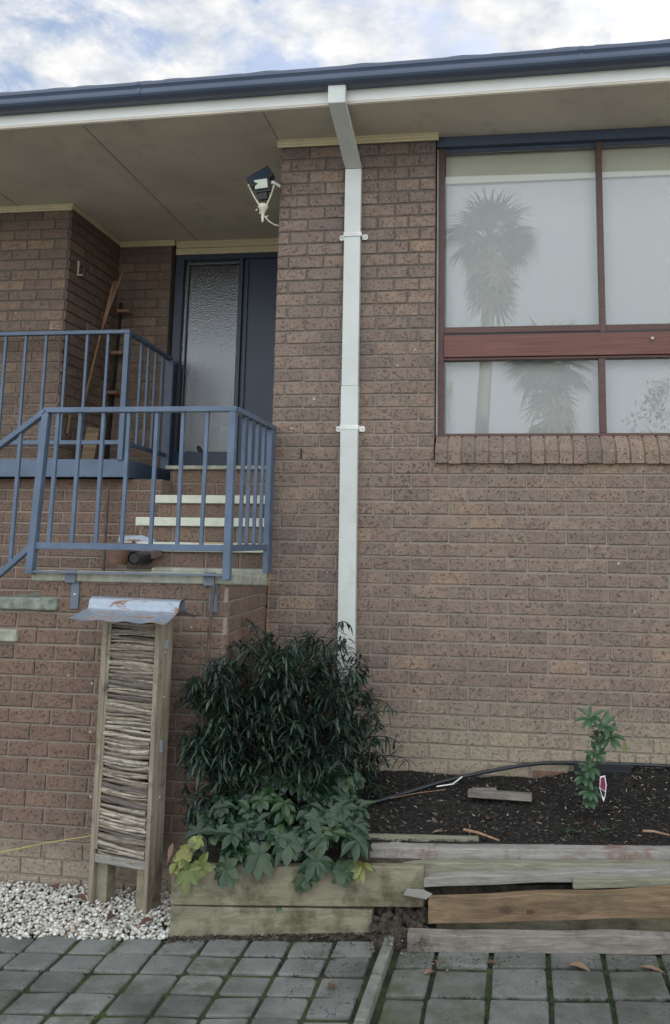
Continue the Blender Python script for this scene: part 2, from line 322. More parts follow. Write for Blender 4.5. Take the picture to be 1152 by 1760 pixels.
# ---------------------------------------------------------------- mesh helpers
class MB:
    def __init__(s): s.v = []; s.f = []; s.r = []; s.m = []; s.mats = []
    def mi(s, m):
        if m is None: return 0
        if m not in s.mats: s.mats.append(m)
        return s.mats.index(m)
    def add(s, vs, fs, r=None, m=None):
        o = len(s.v); s.v += [tuple(v) for v in vs]; k = s.mi(m)
        r = random.random() if r is None else r
        for f in fs: s.f.append(tuple(i+o for i in f)); s.r.append(r); s.m.append(k)
        return s
    def box(s, x0, x1, y0, y1, z0, z1, r=None, m=None, M=None):
        vs = [(x0, y0, z0), (x1, y0, z0), (x1, y1, z0), (x0, y1, z0), (x0, y0, z1), (x1, y0, z1), (x1, y1, z1), (x0, y1, z1)]
        if M is not None: vs = [M @ Vector(v) for v in vs]
        return s.add(vs, [(0, 3, 2, 1), (4, 5, 6, 7), (0, 1, 5, 4), (1, 2, 6, 5), (2, 3, 7, 6), (3, 0, 4, 7)], r, m)
    def bar(s, a, b, wx, wy, up=(0, 0, 1), r=None, m=None):
        """rectangular bar from a to b; wx along side, wy along 'up'"""
        a, b = Vector(a), Vector(b); d = (b-a).normalized(); u = Vector(up)
        sd = d.cross(u)
        if sd.length < 1e-4: sd = d.cross(Vector((0, 1, 0)))
        sd.normalize(); u = sd.cross(d).normalized()
        vs = []
        for p in (a, b):
            for i, j in ((-1, -1), (1, -1), (1, 1), (-1, 1)): vs.append(p+sd*wx/2*i+u*wy/2*j)
        return s.add(vs, [(0, 1, 2, 3), (7, 6, 5, 4), (0, 4, 5, 1), (1, 5, 6, 2), (2, 6, 7, 3), (3, 7, 4, 0)], r, m)
    def tube(s, pts, rad, n=8, r=None, m=None, cap=True):
        pts = [Vector(p) for p in pts]
        rads = rad if isinstance(rad, (list, tuple)) else [rad]*len(pts)
        vs = []; prev = None
        for i, p in enumerate(pts):
            d = (pts[min(i+1, len(pts)-1)]-pts[max(i-1, 0)]).normalized()
            if prev is None:
                a = d.cross(Vector((0, 0, 1)))
                if a.length < .01: a = d.cross(Vector((0, 1, 0)))
            else: a = prev-d*prev.dot(d)
            a.normalize(); prev = a; b = d.cross(a)
            for k in range(n):
                t = 2*math.pi*k/n; vs.append(p+(a*math.cos(t)+b*math.sin(t))*rads[i])
        fs = [(i*n+k, i*n+(k+1) % n, (i+1)*n+(k+1) % n, (i+1)*n+k) for i in range(len(pts)-1) for k in range(n)]
        if cap: fs += [tuple(range(n-1, -1, -1)), tuple((len(pts)-1)*n+k for k in range(n))]
        return s.add(vs, fs, r, m)
    def prism(s, prof, a, b, r=None, m=None):
        """profile = list of (y,z); extruded in x from a to b, a/b = (x, y0, z0)"""
        n = len(prof)
        vs = [(a[0], a[1]+y, a[2]+z) for y, z in prof]+[(b[0], b[1]+y, b[2]+z) for y, z in prof]
        fs = [(i, (i+1) % n, n+(i+1) % n, n+i) for i in range(n)]+[tuple(range(n-1, -1, -1)), tuple(range(n, 2*n))]
        return s.add(vs, fs, r, m)
    def build(s, name, material, parent=None, smooth=False, bevel=0, seg=2, auto=False):
        me = bpy.data.meshes.new(name); me.from_pydata(s.v, [], s.f); me.update()
        at = me.attributes.new('rnd', 'FLOAT', 'FACE'); at.data.foreach_set('value', s.r)
        me.materials.append(material)
        if s.mats:
            me.materials.clear()
            for m in s.mats: me.materials.append(m)
            me.polygons.foreach_set('material_index', s.m)
        bm = bmesh.new(); bm.from_mesh(me); bmesh.ops.recalc_face_normals(bm, faces=bm.faces); bm.to_mesh(me); bm.free()
        if smooth: me.polygons.foreach_set('use_smooth', [True]*len(me.polygons))
        o = bpy.data.objects.new(name, me); COL.objects.link(o)
        if parent is not None:
            o.parent = parent
            loc = parent.location.copy(); pp = parent.parent
            if parent.type == 'EMPTY': o.matrix_parent_inverse = Matrix.Translation(-loc)
        if bevel:
            md = o.modifiers.new('bevel', 'BEVEL'); md.width = bevel; md.segments = seg; md.limit_method = 'ANGLE'; md.angle_limit = math.radians(40)
        return o
def tag(o, label=None, cat=None, group=None, kind=None):
    if label: o['label'] = label
    if cat: o['category'] = cat
    if group: o['group'] = group
    if kind: o['kind'] = kind
    return o
def thing(name, label, cat, loc, group=None):
    o = bpy.data.objects.new(name, None); COL.objects.link(o); o.location = loc; o.empty_display_size = .1
    return tag(o, label, cat, group)

CH, BL = .086, .24
def bricks(mb, org, ud, nd, rows, joint=.010, proud=.0065, jit=.0019, depth=.03):
    """rows: list of (ztop, [u breaks], zheight); each interval becomes a worn-edged brick with its face 'proud' off the mortar"""
    org, ud, nd = Vector(org), Vector(ud), Vector(nd)
    for zt, iv, hgt in rows:
        for u0, u1 in iv:
            if u1-u0 < .02: continue
            a, b = u0+joint/2+random.uniform(0, .0015), u1-joint/2-random.uniform(0, .0015)
            t, bt = zt-joint/2-random.uniform(0, .0012), zt-hgt+joint/2+random.uniform(0, .0012)
            pr = proud+random.uniform(-jit, jit); ch = random.uniform(.0025, .0065)
            vs = []
            for (e, d) in ((0, -depth), (0, pr-ch*.8), (ch, pr)):
                for uu, z in ((a+e, bt+e), (b-e, bt+e), (b-e, t-e), (a+e, t-e)):
                    j = Vector((0, 0, 0)) if d == -depth else nd*random.uniform(-.0010, .0010)+Vector((0, 0, random.uniform(-.0016, .0016)))+ud*random.uniform(-.0018, .0018)
                    vs.append(org+ud*uu+Vector((0, 0, z))+nd*d+j)
            fs = [(8, 9, 10, 11)]
            for k in range(4):
                n = (k+1) % 4
                fs += [(k, n, 4+n, 4+k), (4+k, 4+n, 8+n, 8+k)]
            r = random.random()
            mb.add(vs, fs, r)
def cut(breaks, lo, hi, holes=()):
    """intervals between consecutive breaks clipped to [lo,hi] minus holes"""
    o = []
    for a, b in zip(breaks[:-1], breaks[1:]):
        a, b = max(a, lo), min(b, hi)
        if b-a < .025: continue
        segs = [(a, b)]
        for h0, h1 in holes:
            ns = []
            for s0, s1 in segs:
                if h1 <= s0 or h0 >= s1: ns.append((s0, s1)); continue
                if h0-s0 > .025: ns.append((s0, h0))
                if s1-h1 > .025: ns.append((h1, s1))
            segs = ns
        o += segs
    return o
def bond(ph, lo, hi):
    n0 = int(math.floor((lo-ph)/BL))-1
    return [ph+BL*i for i in range(n0, n0+int((hi-lo)/BL)+4)]

GZ = -4.41
# ---------------------------------------------------------------- ground
g = MB(); g.box(-60, 60, -80, 60, GZ-.35, GZ-.06)
tag(g.build('lawn', M_grass), kind='structure')

# joint bed and pavers
def skY(x): return -1.245+.12*(x+1.1)
mb = MB(); mb.box(-6, .16, -6, -1.0, GZ-.05, GZ-.010)
# left pavers as their own worn slabs
def slab(mb, c, U, V, gap, th=.045):
    c, U, V = Vector(c), Vector(U), Vector(V)
    lu, lv = U.length, V.length
    a = gap/2/lu; b = gap/2/lv
    dz = random.uniform(-.005, .005); tx, ty = random.uniform(-.007, .007), random.uniform(-.007, .007); rot = random.uniform(-.018, .018); cc = c+(U+V)*.5
    e = .007
    # eight-cornered outline with worn, knocked-off corners
    rings = []; cw = [random.uniform(.004, .012)*(2.2 if random.random() < .12 else 1) for _ in range(4)]
    corners = [(a, b), (1-a, b), (1-a, 1-b), (a, 1-b)]
    out8 = []
    for k in range(4):
        s0, q0 = corners[k]; sp_, qp_ = corners[k-1]; sn_, qn_ = corners[(k+1) % 4]
        def toward(s1, q1):
            ll = math.hypot((s1-s0)*lu, (q1-q0)*lv); t_ = cw[k]/ll; return (s0+(s1-s0)*t_, q0+(q1-q0)*t_)
        out8 += [toward(sp_, qp_), toward(sn_, qn_)]
    vs = []
    jit8 = [(random.uniform(-.0018, .0018), random.uniform(-.0018, .0018)) for _ in range(8)]
    for inset, z in ((0, -th), (0, -e*1.1), (e*.35, -e*.35), (e*1.2, 0)):
        for k, (s1, q1) in enumerate(out8):
            f_ = 1-2*inset/min(lu, lv)
            s2, q2 = .5+(s1-.5)*f_, .5+(q1-.5)*f_
            p = c+U*s2+V*q2
            dx_, dy_ = p.x-cc.x, p.y-cc.y
            x_ = cc.x+dx_-rot*dy_+jit8[k][0]; y_ = cc.y+dy_+rot*dx_+jit8[k][1]
            vs.append((x_, y_, p.z+z+dz+tx*(s2-.5)+ty*(q2-.5)))
    fs = [tuple(range(24, 32))]
    for g_ in range(3):
        for k in range(8):
            n = (k+1) % 8; fs.append((g_*8+k, g_*8+n, g_*8+8+n, g_*8+8+k))
    mb.add(vs, fs)
pl = MB(); U = Vector((.196, .0235, 0)); V = Vector((-.003, -.157, 0)); o0 = Vector((-1.272, -1.262, GZ))
for i in range(-14, 8):
    for j in range(-1, 18):
        c = o0+U*i+V*j
        e = c+U+V
        if j == -1 and c.x < -.88: continue
        xr = .15-.05*(-(c.y+V.y)-1.0)
        if c.x+U.x > xr+.01: continue
        if j == -1 and i > 4: continue
        slab(pl, c, U, V, random.uniform(.014, .021))
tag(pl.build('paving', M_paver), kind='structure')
tag(mb.build('paving_joints', M_joint), kind='structure')
pr = MB(); U = Vector((.25, .0325, 0)); V = Vector((-.008, -.238, 0)); o0 = Vector((.368, -1.294, GZ))
for i in range(-1, 12):
    for j in range(-3, 10):
        c = o0+U*i+V*j
        if i == -1:
            slab(pr, c+U*.3, U*.7, V, .014)
        else: slab(pr, c, U, V, random.uniform(.016, .028))
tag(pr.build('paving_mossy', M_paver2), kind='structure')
mb = MB(); mb.box(.16, 6, -6, -.5, GZ-.05, GZ-.012)
tag(mb.build('soil_under_paving', M_joint), kind='structure')

# concrete edging strip between the two pavings
ed = MB()
pts = [(.160, -.98), (.153, -1.2), (.142, -1.45), (.128, -1.8), (.10, -2.4), (.06, -3.2)]
for (x0, y0), (x1, y1) in zip(pts[:-1], pts[1:]):
    ed.bar((x0, y0-.006, GZ+.002), (x1, y1+.006, GZ+.002), .048, .070)
o = ed.build('edging_strip', M_edge, bevel=.008)
tag(o, 'narrow weathered concrete edging strip between the two areas of paving', 'edging')

# moss and leaf litter tufts along joints and the foot of the planter
tf = MB()
def tuft(mb, x, y, z, n, h, spread):
    for _ in range(n):
        a = random.uniform(0, 6.28); d = random.uniform(0, spread); px, py = x+d*math.cos(a), y+d*math.sin(a)
        a2 = random.uniform(0, 6.28); l = h*random.uniform(.5, 1.3); w_ = .0015
        dx, dy = math.cos(a2)*l*.5, math.sin(a2)*l*.5
        mb.add([(px-w_, py, z), (px+w_, py, z), (px+dx, py+dy, z+l)], [(0, 1, 2)])
for _ in range(900):
    x = random.uniform(-2.3, .1); i = random.choice([0, 1]); 
    U = Vector((.196, .0235, 0)); V = Vector((-.003, -.157, 0)); o0 = Vector((-1.272, -1.262, GZ))
    if i: p = o0+U*random.randint(-6, 7)+V*random.uniform(0, 6)
    else: p = o0+U*random.uniform(-6, 7)+V*random.randint(0, 6)
    if p.x > .1 or mnoise.noise(Vector((p.x*2.2, p.y*2.2, 0))) < .0: continue
    tuft(tf, p.x, p.y, GZ-.008, 7, .012, .012)
for _ in range(800):
    U = Vector((.25, .0325, 0)); V = Vector((-.008, -.238, 0)); o0 = Vector((.368, -1.294, GZ))
    if random.random() < .5: p = o0+U*random.randint(-1, 6)+V*random.uniform(-1, 4)
    else: p = o0+U*random.uniform(-1, 6)+V*random.randint(0, 4)
    if p.x < .18 or mnoise.noise(Vector((p.x*2, p.y*2, 3))) < -.1: continue
    tuft(tf, p.x, p.y, GZ-.008, 8, .014, .016)
tag(tf.build('joint_moss', M_hell), 'small green moss and weeds growing in the joints of the paving', 'moss', kind='stuff')

# ---------------------------------------------------------------- pebbles
def blob(mb, c, sx, sy, sz, r=None, seed=0):
    """small irregular 12-face stone"""
    t = (1+5**.5)/2
    ico = [(-1, t, 0), (1, t, 0), (-1, -t, 0), (1, -t, 0), (0, -1, t), (0, 1, t), (0, -1, -t), (0, 1, -t), (t, 0, -1), (t, 0, 1), (-t, 0, -1), (-t, 0, 1)]
    fs = [(0, 11, 5), (0, 5, 1), (0, 1, 7), (0, 7, 10), (0, 10, 11), (1, 5, 9), (5, 11, 4), (11, 10, 2), (10, 7, 6), (7, 1, 8), (3, 9, 4), (3, 4, 2), (3, 2, 6), (3, 6, 8), (3, 8, 9), (4, 9, 5), (2, 4, 11), (6, 2, 10), (8, 6, 7), (9, 8, 1)]
    E = Euler((random.uniform(-.6, .6), random.uniform(-.6, .6), random.uniform(0, 6.3))).to_matrix()
    vs = []
    for v in ico:
        v = Vector(v).normalized()*random.uniform(.85, 1.12)
        vs.append(Vector(c)+E@Vector((v.x*sx, v.y*sy, v.z*sz)))
    mb.add(vs, fs, r)
pb = MB()
bed = MB(); bed.box(-3.2, -.86, -1.52, -.70, GZ-.05, GZ-.012)
tag(bed.build('pebble_bed_soil', M_joint), kind='structure')
for layer in range(3):
    for _ in range(2100 if layer < 2 else 900):
        x = random.uniform(-2.75, -.875); y = random.uniform(skY(x)-.02+.0, -.775)
        if x < -2.3 and random.random() < .4: continue
        s = random.uniform(.006, .0125)
        blob(pb, (x, y, GZ-.006+layer*.009+random.uniform(0, .005)), s*random.uniform(1, 1.5), s, s*random.uniform(.6, .9))
o = pb.build('white_pebbles', M_pebble, smooth=True)
tag(o, 'white pebbles spread over the narrow bed at the foot of the left brick wall', 'pebbles', kind='stuff')

# ---------------------------------------------------------------- house
house = thing('brick_house', 'brown speckled brick house with blue gutter, white fascia and cream trim', 'house', (0, .5, GZ))
# main wall
rows = []
for k in range(-2, 53):
    zt = -k*CH; h = CH
    if k == -2: zt, h = .126, .04
    if k == -1: zt, h = .086, .086
    if k < 24:
        b = [-.80, -.595, -.353, -.119, .088, .268] if k % 2 else [-.80, -.719, -.48, -.24, -.004, .161, .268]
        b = [x+random.uniform(-.002, .002) if i not in (0, len(b)-1) else x for i, x in enumerate(b)]
        iv = cut(b, -.80, .268)
        iv += cut(bond(.12 if k % 2 else 0, 3.4, 9), 3.42, 9)
    else:
        b = bond(.12 if k % 2 else 0, -.8, 9)
        b = [x+random.uniform(-.0025, .0025) for x in b]
        if k in (44, 45): iv = cut(b, -.8, 1.10)+cut(b, 1.72, 9)
        elif k == 24: iv = cut(b, -.8, 9)
        else: iv = cut(b, -.8, 9)
    rows.append((zt, iv, h))
# a course of bricks on end low on the right
sold = [(1.10+i*.088, 1.10+(i+1)*.088) for i in range(7)]
rows.append((-44*CH, sold, .128)); rows.append((-44*CH-.128, [(1.10, 1.34), (1.34, 1.58), (1.58, 1.72)], .044))
mb = MB(); bricks(mb, (0, 0, 0), (1, 0, 0), (0, -1, 0), rows)
wall = mb.build('wall', M_brick, house)
mo = MB()
mo.box(-.795, .262, .001, .25, -2.06, .13); mo.box(-.795, 9, .001, .25, GZ-.2, -2.06); mo.box(3.43, 9, .001, .25, -2.06, .13)
# pillar return going back to the door, and the core behind everything
mo.box(-.795, -.45, .25, 2.6, GZ-.2, .13)
mo.box(-.795, .27, .25, .36, -2.06, .13)
mo.build('mortar_wall', M_mortar, wall)
# pillar's side facing the entrance
mb = MB()
bricks(mb, (-.795, 0, 0), (0, 1, 0), (-1, 0, 0), [(-k*CH, cut(bond(.0 if k % 2 else .12, 0, 1.86), .0, 1.84), CH) for k in range(-1, 34)])
mb.build('side_wall', M_brick, house)

# upper left wall, recess and the wall under the landing
rows = []
for n in range(-1, 24):
    zt = .019-(n)*CH
    ph = -2.933 if n % 2 == 0 else -3.053
    h = CH
    if n == -1: zt = .105; 
    rows.append((zt, cut([x+random.uniform(-.002, .002) for x in bond(ph, -7, -2.81)], -7, -2.805), h))
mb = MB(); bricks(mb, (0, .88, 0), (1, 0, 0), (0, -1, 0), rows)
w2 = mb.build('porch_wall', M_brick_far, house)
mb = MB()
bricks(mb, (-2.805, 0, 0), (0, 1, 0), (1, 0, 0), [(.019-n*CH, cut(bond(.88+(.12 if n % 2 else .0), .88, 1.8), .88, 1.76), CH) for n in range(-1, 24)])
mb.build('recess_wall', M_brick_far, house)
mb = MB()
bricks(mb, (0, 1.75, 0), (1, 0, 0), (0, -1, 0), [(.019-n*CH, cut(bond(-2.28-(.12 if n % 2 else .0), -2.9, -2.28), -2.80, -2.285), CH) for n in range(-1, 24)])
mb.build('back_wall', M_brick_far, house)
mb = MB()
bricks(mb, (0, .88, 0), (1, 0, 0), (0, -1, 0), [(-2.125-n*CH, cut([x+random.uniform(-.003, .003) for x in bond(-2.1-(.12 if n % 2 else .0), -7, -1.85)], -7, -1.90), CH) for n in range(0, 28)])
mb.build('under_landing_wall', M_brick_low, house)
mo = MB()
mo.box(-7, -2.81, .881, 1.3, -2.045, .13); mo.box(-7, -1.905, .881, 1.3, GZ-.2, -2.126)
mo.box(-4, -2.81, 1.3, 2.6, -2.2, .13); mo.box(-2.805, -2.29, 1.751, 2.6, -2.2, .13)
mo.build('mortar_bed', M_mortar, w2)
# hidden masonry and rooms behind, so that no sun leaks through
hb = MB()
hb.box(-7, -2.13, 1.3, 2.6, GZ-.2, -2.21)
hb.box(-2.3, -.79, 2.55, 2.7, GZ, .3)
hb.box(-9, -7, .88, 8, GZ-.2, .3); hb.box(9, 9.2, .01, 8, GZ-.2, .3)
hb.box(-9, 9.2, 8, 8.2, GZ-.2, .3)
hb.build('rear_wall', M_room, house)

# eave: slightly skewed to the wall in plan
def Yf(x): return -.460-.03*x
XL, XR = -9, 9.4
so = MB()
so.add([(XL, Yf(XL)+.01, .130), (XR, Yf(XR)+.01, .130), (XR, 2.7, .130), (XL, 2.7, .130), (XL, Yf(XL)+.01, .142), (XR, Yf(XR)+.01, .142), (XR, 2.7, .142), (XL, 2.7, .142)],
       [(0, 3, 2, 1), (4, 5, 6, 7), (0, 1, 5, 4), (1, 2, 6, 5), (2, 3, 7, 6), (3, 0, 4, 7)])
soff = so.build('soffit', M_soffit, house)
for x in (-5.7, -4.46, -3.25, -2.05, -.81, 3.4):
    y0 = Yf(x)+.03; y1 = 1.79 if -2.8 < x < -.8 else (.87 if x < -2.8 else -.01)
    sm = MB(); sm.box(x-.002, x+.002, y0, y1, .1275, .1305); sm.build('seam', M_seam, soff)
def eave(prof, name, m, parent=house, bev=0, smooth=False):
    q = MB(); q.prism(prof, (XL, Yf(XL), 0), (XR, Yf(XR), 0)); return q.build(name, m, parent, bevel=bev, smooth=smooth)
eave([(0, .148), (.022, .148), (.022, .36), (0, .36)], 'fascia', M_fascia, bev=.003)
eave([(.002, .134), (.022, .134), (.022, .1475), (.002, .1475)], 'fascia_bead', M_soffit)
# gutter: ogee-like section, open top
prof = []
for i in range(9):
    a = math.pi*(.5+ .5*i/8)
    prof.append((-.045+.05*math.cos(a)-.012, .255-.05*math.sin(a)))
gp = [(-.004, .222), (-.06, .219), (-.082, .223), (-.098, .233), (-.107, .245), (-.109, .258), (-.103, .271), (-.100, .282), (-.106, .292), (-.112, .300), (-.112, .318), (-.106, .326), (-.099, .326), (-.099, .318), (-.103, .312), (-.096, .270), (-.10, .255), (-.09, .238), (-.06, .226), (-.010, .226), (-.004, .32)]
gut = eave(gp, 'gutter', M_gutter)
for x in (-1.62, 1.15, 4.0, -4.6):
    jb = MB()
    q = [(y*1.03, z+(-.0015 if z < .26 else .0015)) for y, z in gp[1:13]]
    jb.prism(q+[(y*.97, z) for y, z in reversed(gp[1:13])], (x, Yf(x), 0), (x+.025, Yf(x+.025), 0))
    jb.build('joiner', M_gutter, gut)
# roof with wavy tile edge lying in the gutter
rf = MB()
nx = 760
for i in range(nx):
    x0 = XL+(XR-XL)*i/nx; x1 = XL+(XR-XL)*(i+1)/nx
    def zt(x):
        ph = (x % .30)/.30
        return .0035*abs(math.sin(math.pi*ph))+.001*math.sin(x*31)
    def ye(x):
        return -.088 + (.012 if ((x+.02) % .30) < .05 else 0) + .004*math.sin(x*9.7)
    vs = []
    for x in (x0, x1):
        yy = Yf(x)+ye(x0); vs += [(x, yy, .322+zt(x)), (x, yy, .336+zt(x)), (x, 4.0, 1.55), (x, 4.0, 1.5)]
    rf.add(vs, [(0, 4, 5, 1), (1, 5, 6, 2), (3, 2, 6, 7), (0, 3, 7, 4)])
rf.build('roof', M_roof, house)
rb = MB(); rb.add([(XL, 4.0, 1.9), (XR, 4.0, 1.9), (XR, 8.6, .3), (XL, 8.6, .3), (XL, 4.0, 1.85), (XR, 4.0, 1.85), (XR, 8.6, .25), (XL, 8.6, .25)], [(0, 1, 2, 3), (4, 7, 6, 5)])
for x in (-9, 9.3): rb.add([(x, 0, .28), (x, 4, 1.88), (x, 8.4, .28)], [(0, 1, 2)])
rb.build('rear_roof', M_roof, house)
# cornices
def cornice(mb, a, b, n, h=.045, d=.035):
    a, b, n = Vector(a), Vector(b), Vector(n)
    pf = [(0, 0), (.012, 0), (.016, .010), (.024, .016), (.026, .028), (d, .034), (d, h), (0, h)]
    vs = []
    for q in (a, b):
        for o_, z in pf: vs.append(q+n*o_+Vector((0, 0, z)))
    k = len(pf)
    mb.add(vs, [(i, (i+1) % k, k+(i+1) % k, k+i) for i in range(k)]+[tuple(range(k)), tuple(range(k, 2*k))])
z0 = .088
for a_, b_, n_, h_, d_ in (((-.82, -.008, z0), (.285, -.008, z0), (0, -1, 0), .045, .035), ((-7, .872, z0), (-2.79, .872, z0), (0, -1, 0), .045, .035),
                           ((-2.797, .84, z0+.012), (-2.797, 1.745, z0+.012), (1, 0, 0), .03, .02), ((-2.79, 1.742, z0), (-2.26, 1.742, z0), (0, -1, 0), .045, .035),
                           ((-2.26, 1.79, z0-.01), (-.80, 1.79, z0-.01), (0, -1, 0), .055, .035)):
    cm = MB(); cornice(cm, a_, b_, n_, h_, d_); cm.build('cornice', M_cream, house)
cm = MB(); cm.box(-2.27, -.80, 1.79, 1.83, .018, z0-.012); cm.build('head_trim', M_cream, house)

# ---- brick window sill laid on edge, sloping
sl = MB()
x = .272; zf, zb = -2.085, -1.993
while x < 3.6:
    w_ = .076+random.uniform(-.001, .001); e = .004; o_ = random.uniform(-.002, .002)
    yf = -.034+o_; zt_ = -1.997+o_; zb_ = -2.083+random.uniform(-.002, .002)
    vs = []
    for xx in (x, x+w_):
        vs += [(xx, yf, zb_), (xx, yf, zt_-.004), (xx, yf+.004, zt_), (xx, .072, zt_+.108), (xx, .072, zb_)]
    sl.add(vs, [(0, 1, 6, 5), (1, 2, 7, 6), (2, 3, 8, 7), (0, 5, 9, 4), (0, 4, 3, 2, 1), (5, 6, 7, 8, 9), (3, 4, 9, 8)])
    x += .086
window = MB()
sill = sl.build('window_sill', M_brick, house, bevel=.003)
sb = MB()
sb.add([(xx, y, z) for xx in (.274, 3.58) for y, z in ((-.020, -2.078), (-.020, -2.006), (.07, -1.906), (.07, -2.078))], [(0, 1, 5, 4), (1, 2, 6, 5), (2, 3, 7, 6), (3, 0, 4, 7), (0, 3, 2, 1), (4, 5, 6, 7)])
sb.build('sill_mortar', M_mortar, sill)

# ---- window
WY = .06
fr = MB()
def fbox(mb, x0, x1, z0, z1, y0=WY, y1=WY+.06): mb.box(x0, x1, y0, y1, z0, z1)
fbox(fr, .284, .321, -1.90, .09)
fbox(fr, .3212, 3.4, -1.901, -1.882)
for x in (1.320, 2.36): fbox(fr, x, x+.036, -1.236, .09)
for x in (1.306, 2.36): fbox(fr, x, x+.040, -1.8818, -1.402)
fbox(fr, .3212, 1.3198, -1.222, -1.180); fbox(fr, 1.3562, 2.3598, -1.222, -1.180, WY+.012); fbox(fr, 2.3962, 3.4, -1.222, -1.18)
fbox(fr, .3212, 3.4, -1.4018, -1.385)
win = fr.build('window', M_redframe, house, bevel=.003)
wt = MB(); wt.box(.3212, 3.4, WY-.012, WY+.05, -1.383, -1.238)
wt.build('transom_board', M_redwood, win, bevel=.003)
wg = MB(); wg.box(.3213, 3.4, WY+.006, WY+.05, -1.2375, -1.2225)
wg.build('track', M_black, win)
wh = MB(); wh.box(.268, 3.42, .0305, WY+.09, .062, .129); wh.box(.3212, 3.4, WY+.012, WY+.058, .036, .0615)
wh.build('head_frame', M_gutter, win, bevel=.002)
pn = MB()
for (x0, x1, z0, z1) in ((.3215, 1.3197, -1.1795, .0355), (1.3563, 2.3597, -1.1795, .0355), (2.3963, 3.4, -1.1795, .0355), (.3215, 1.3057, -1.8815, -1.4022), (1.3463, 2.3597, -1.8815, -1.4022), (2.4003, 3.4, -1.8815, -1.4022)):
    q = MB(); q.box(x0, x1, WY+.030, WY+.034, z0, z1); q.build('pane', M_glass, win)
bl = MB()
for (x0, x1) in ((.33, 1.325), (1.35, 2.37), (2.39, 3.38)):
    bl.box(x0, x1, .165, .167, -1.895, .05)
bl.build('blind', M_blind, win)
vl = MB(); vl.box(.325, 3.4, .135, .150, -.155, .07); vl.build('shaded_blind_top', M_shaded_blind, win)  # beige board standing in for the eave's shade on the blind top
rm = MB(); rm.box(.27, .2835, .07, 3.2, -2.1, .129); rm.box(3.42, 3.5, .07, 3.2, -2.1, .129); rm.box(.27, 3.5, 3.2, 3.3, -2.1, .129); rm.box(.27, 3.5, .25, 3.3, -2.2, -2.06)
rm.build('room', M_room, win)
kn = MB(); kn.tube([(1.636, WY-.012, -1.285), (1.636, WY-.02, -1.285), (1.636, WY-.03, -1.285)], [.006, .007, .010], 12); kn.build('lock_knob', M_creamfix, win, smooth=True)
# a thin feather-like paper strip between glass and blind
st = MB(); st.tube([(.352, .14, -1.79), (.350, .14, -1.66), (.356, .14, -1.62)], [.002, .003, .003], 5)
st.add([(.350, .14, -1.66), (.345, .14, -1.60), (.352, .14, -1.53), (.366, .14, -1.52), (.368, .14, -1.58), (.358, .14, -1.64)], [(0, 1, 2, 3, 4, 5)])
st.build('blind_cord', M_creamfix, win)

# ---- entrance door with sidelight
DY = 1.80
dr = MB()
for x0, x1, z0, z1 in ((-2.27, -2.19, -1.98, .018), (-1.665, -1.625, -1.82, -.03), (-2.1898, -1.0, -.03, .018), (-2.1898, -1.626, -1.98, -1.81)):
    dr.box(x0, x1, DY, DY+.09, z0, z1)
door = dr.build('door', M_navy, house, bevel=.004)
q = MB(); q.box(-2.155, -2.145, DY+.012, DY+.03, -1.80, -.06); q.box(-2.145, -1.675, DY+.012, DY+.03, -.075, -.06); q.build('glazing_bead', M_greypaint, door)
q = MB(); q.box(-2.19, -1.665, DY+.035, DY+.041, -1.81, -.031); q.build('sidelight', M_obscure, door)
q = MB(); q.box(-1.6245, -.80, DY+.03, DY+.08, -1.975, -.031); q.build('door_leaf', M_navy, door)
q = MB(); q.box(-1.6, -1.58, DY+.012, DY+.03, -1.5, -.06); q.build('door_stop', M_navy, door)
q = MB(); q.box(-2.45, -.8, 2.2, 2.3, -2.0, .1); q.box(-2.45, -.8, DY+.09, 2.3, -2.02, -1.99); q.build('hall', M_dark, door)
q = MB(); q.box(-1.80, -1.72, DY+.060, DY+.063, -1.78, -1.57); q.build('sticker', M_whiteplastic, door)
q = MB()
for k in range(5): q.box(-1.79, -1.735+.01*(k % 2), DY+.056, DY+.0595, -1.755+k*.018, -1.75+k*.018)
q.build('sticker_print', M_greypaint, door)
q = MB(); blob(q, (-1.98, DY+.055, -1.79), .07, .025, .045); blob(q, (-1.91, DY+.057, -1.80), .05, .02, .03); q.build('draught_bag', M_black, door, smooth=True)

# ---- downpipe: part of the house, clips are its sub-parts
dp = MB()
yo = Yf(-.31)
dp.box(-.367, -.257, yo-.070, yo-.012, .105, .262)
# sloping offset
vs = [(-.364, yo-.070, .105), (-.254, yo-.070, .105), (-.254, yo-.012, .122), (-.364, yo-.012, .122),
      (-.337, -.062, -.108), (-.228, -.062, -.108), (-.228, -.004, -.085), (-.337, -.004, -.085)]
dp.add(vs, [(0, 1, 5, 4), (1, 2, 6, 5), (2, 3, 7, 6), (3, 0, 4, 7), (0, 3, 2, 1), (4, 5, 6, 7)])
dp.add([(-.337, -.060, -.108), (-.228, -.060, -.108), (-.228, -.008, -.108), (-.337, -.008, -.108), (-.331, -.060, -1.585), (-.224, -.060, -1.585), (-.224, -.008, -1.585), (-.331, -.008, -1.585)],
       [(0, 1, 5, 4), (1, 2, 6, 5), (2, 3, 7, 6), (3, 0, 4, 7), (0, 3, 2, 1), (4, 5, 6, 7)])
dp.add([(-.334, -.063, -1.586), (-.221, -.063, -1.586), (-.221, -.006, -1.586), (-.334, -.006, -1.586), (-.316, -.063, -4.05), (-.208, -.063, -4.05), (-.208, -.006, -4.05), (-.316, -.006, -4.05)],
       [(0, 1, 5, 4), (1, 2, 6, 5), (2, 3, 7, 6), (3, 0, 4, 7), (0, 3, 2, 1), (4, 5, 6, 7)])
pipe = dp.build('downpipe', M_pipe, house, bevel=.004)
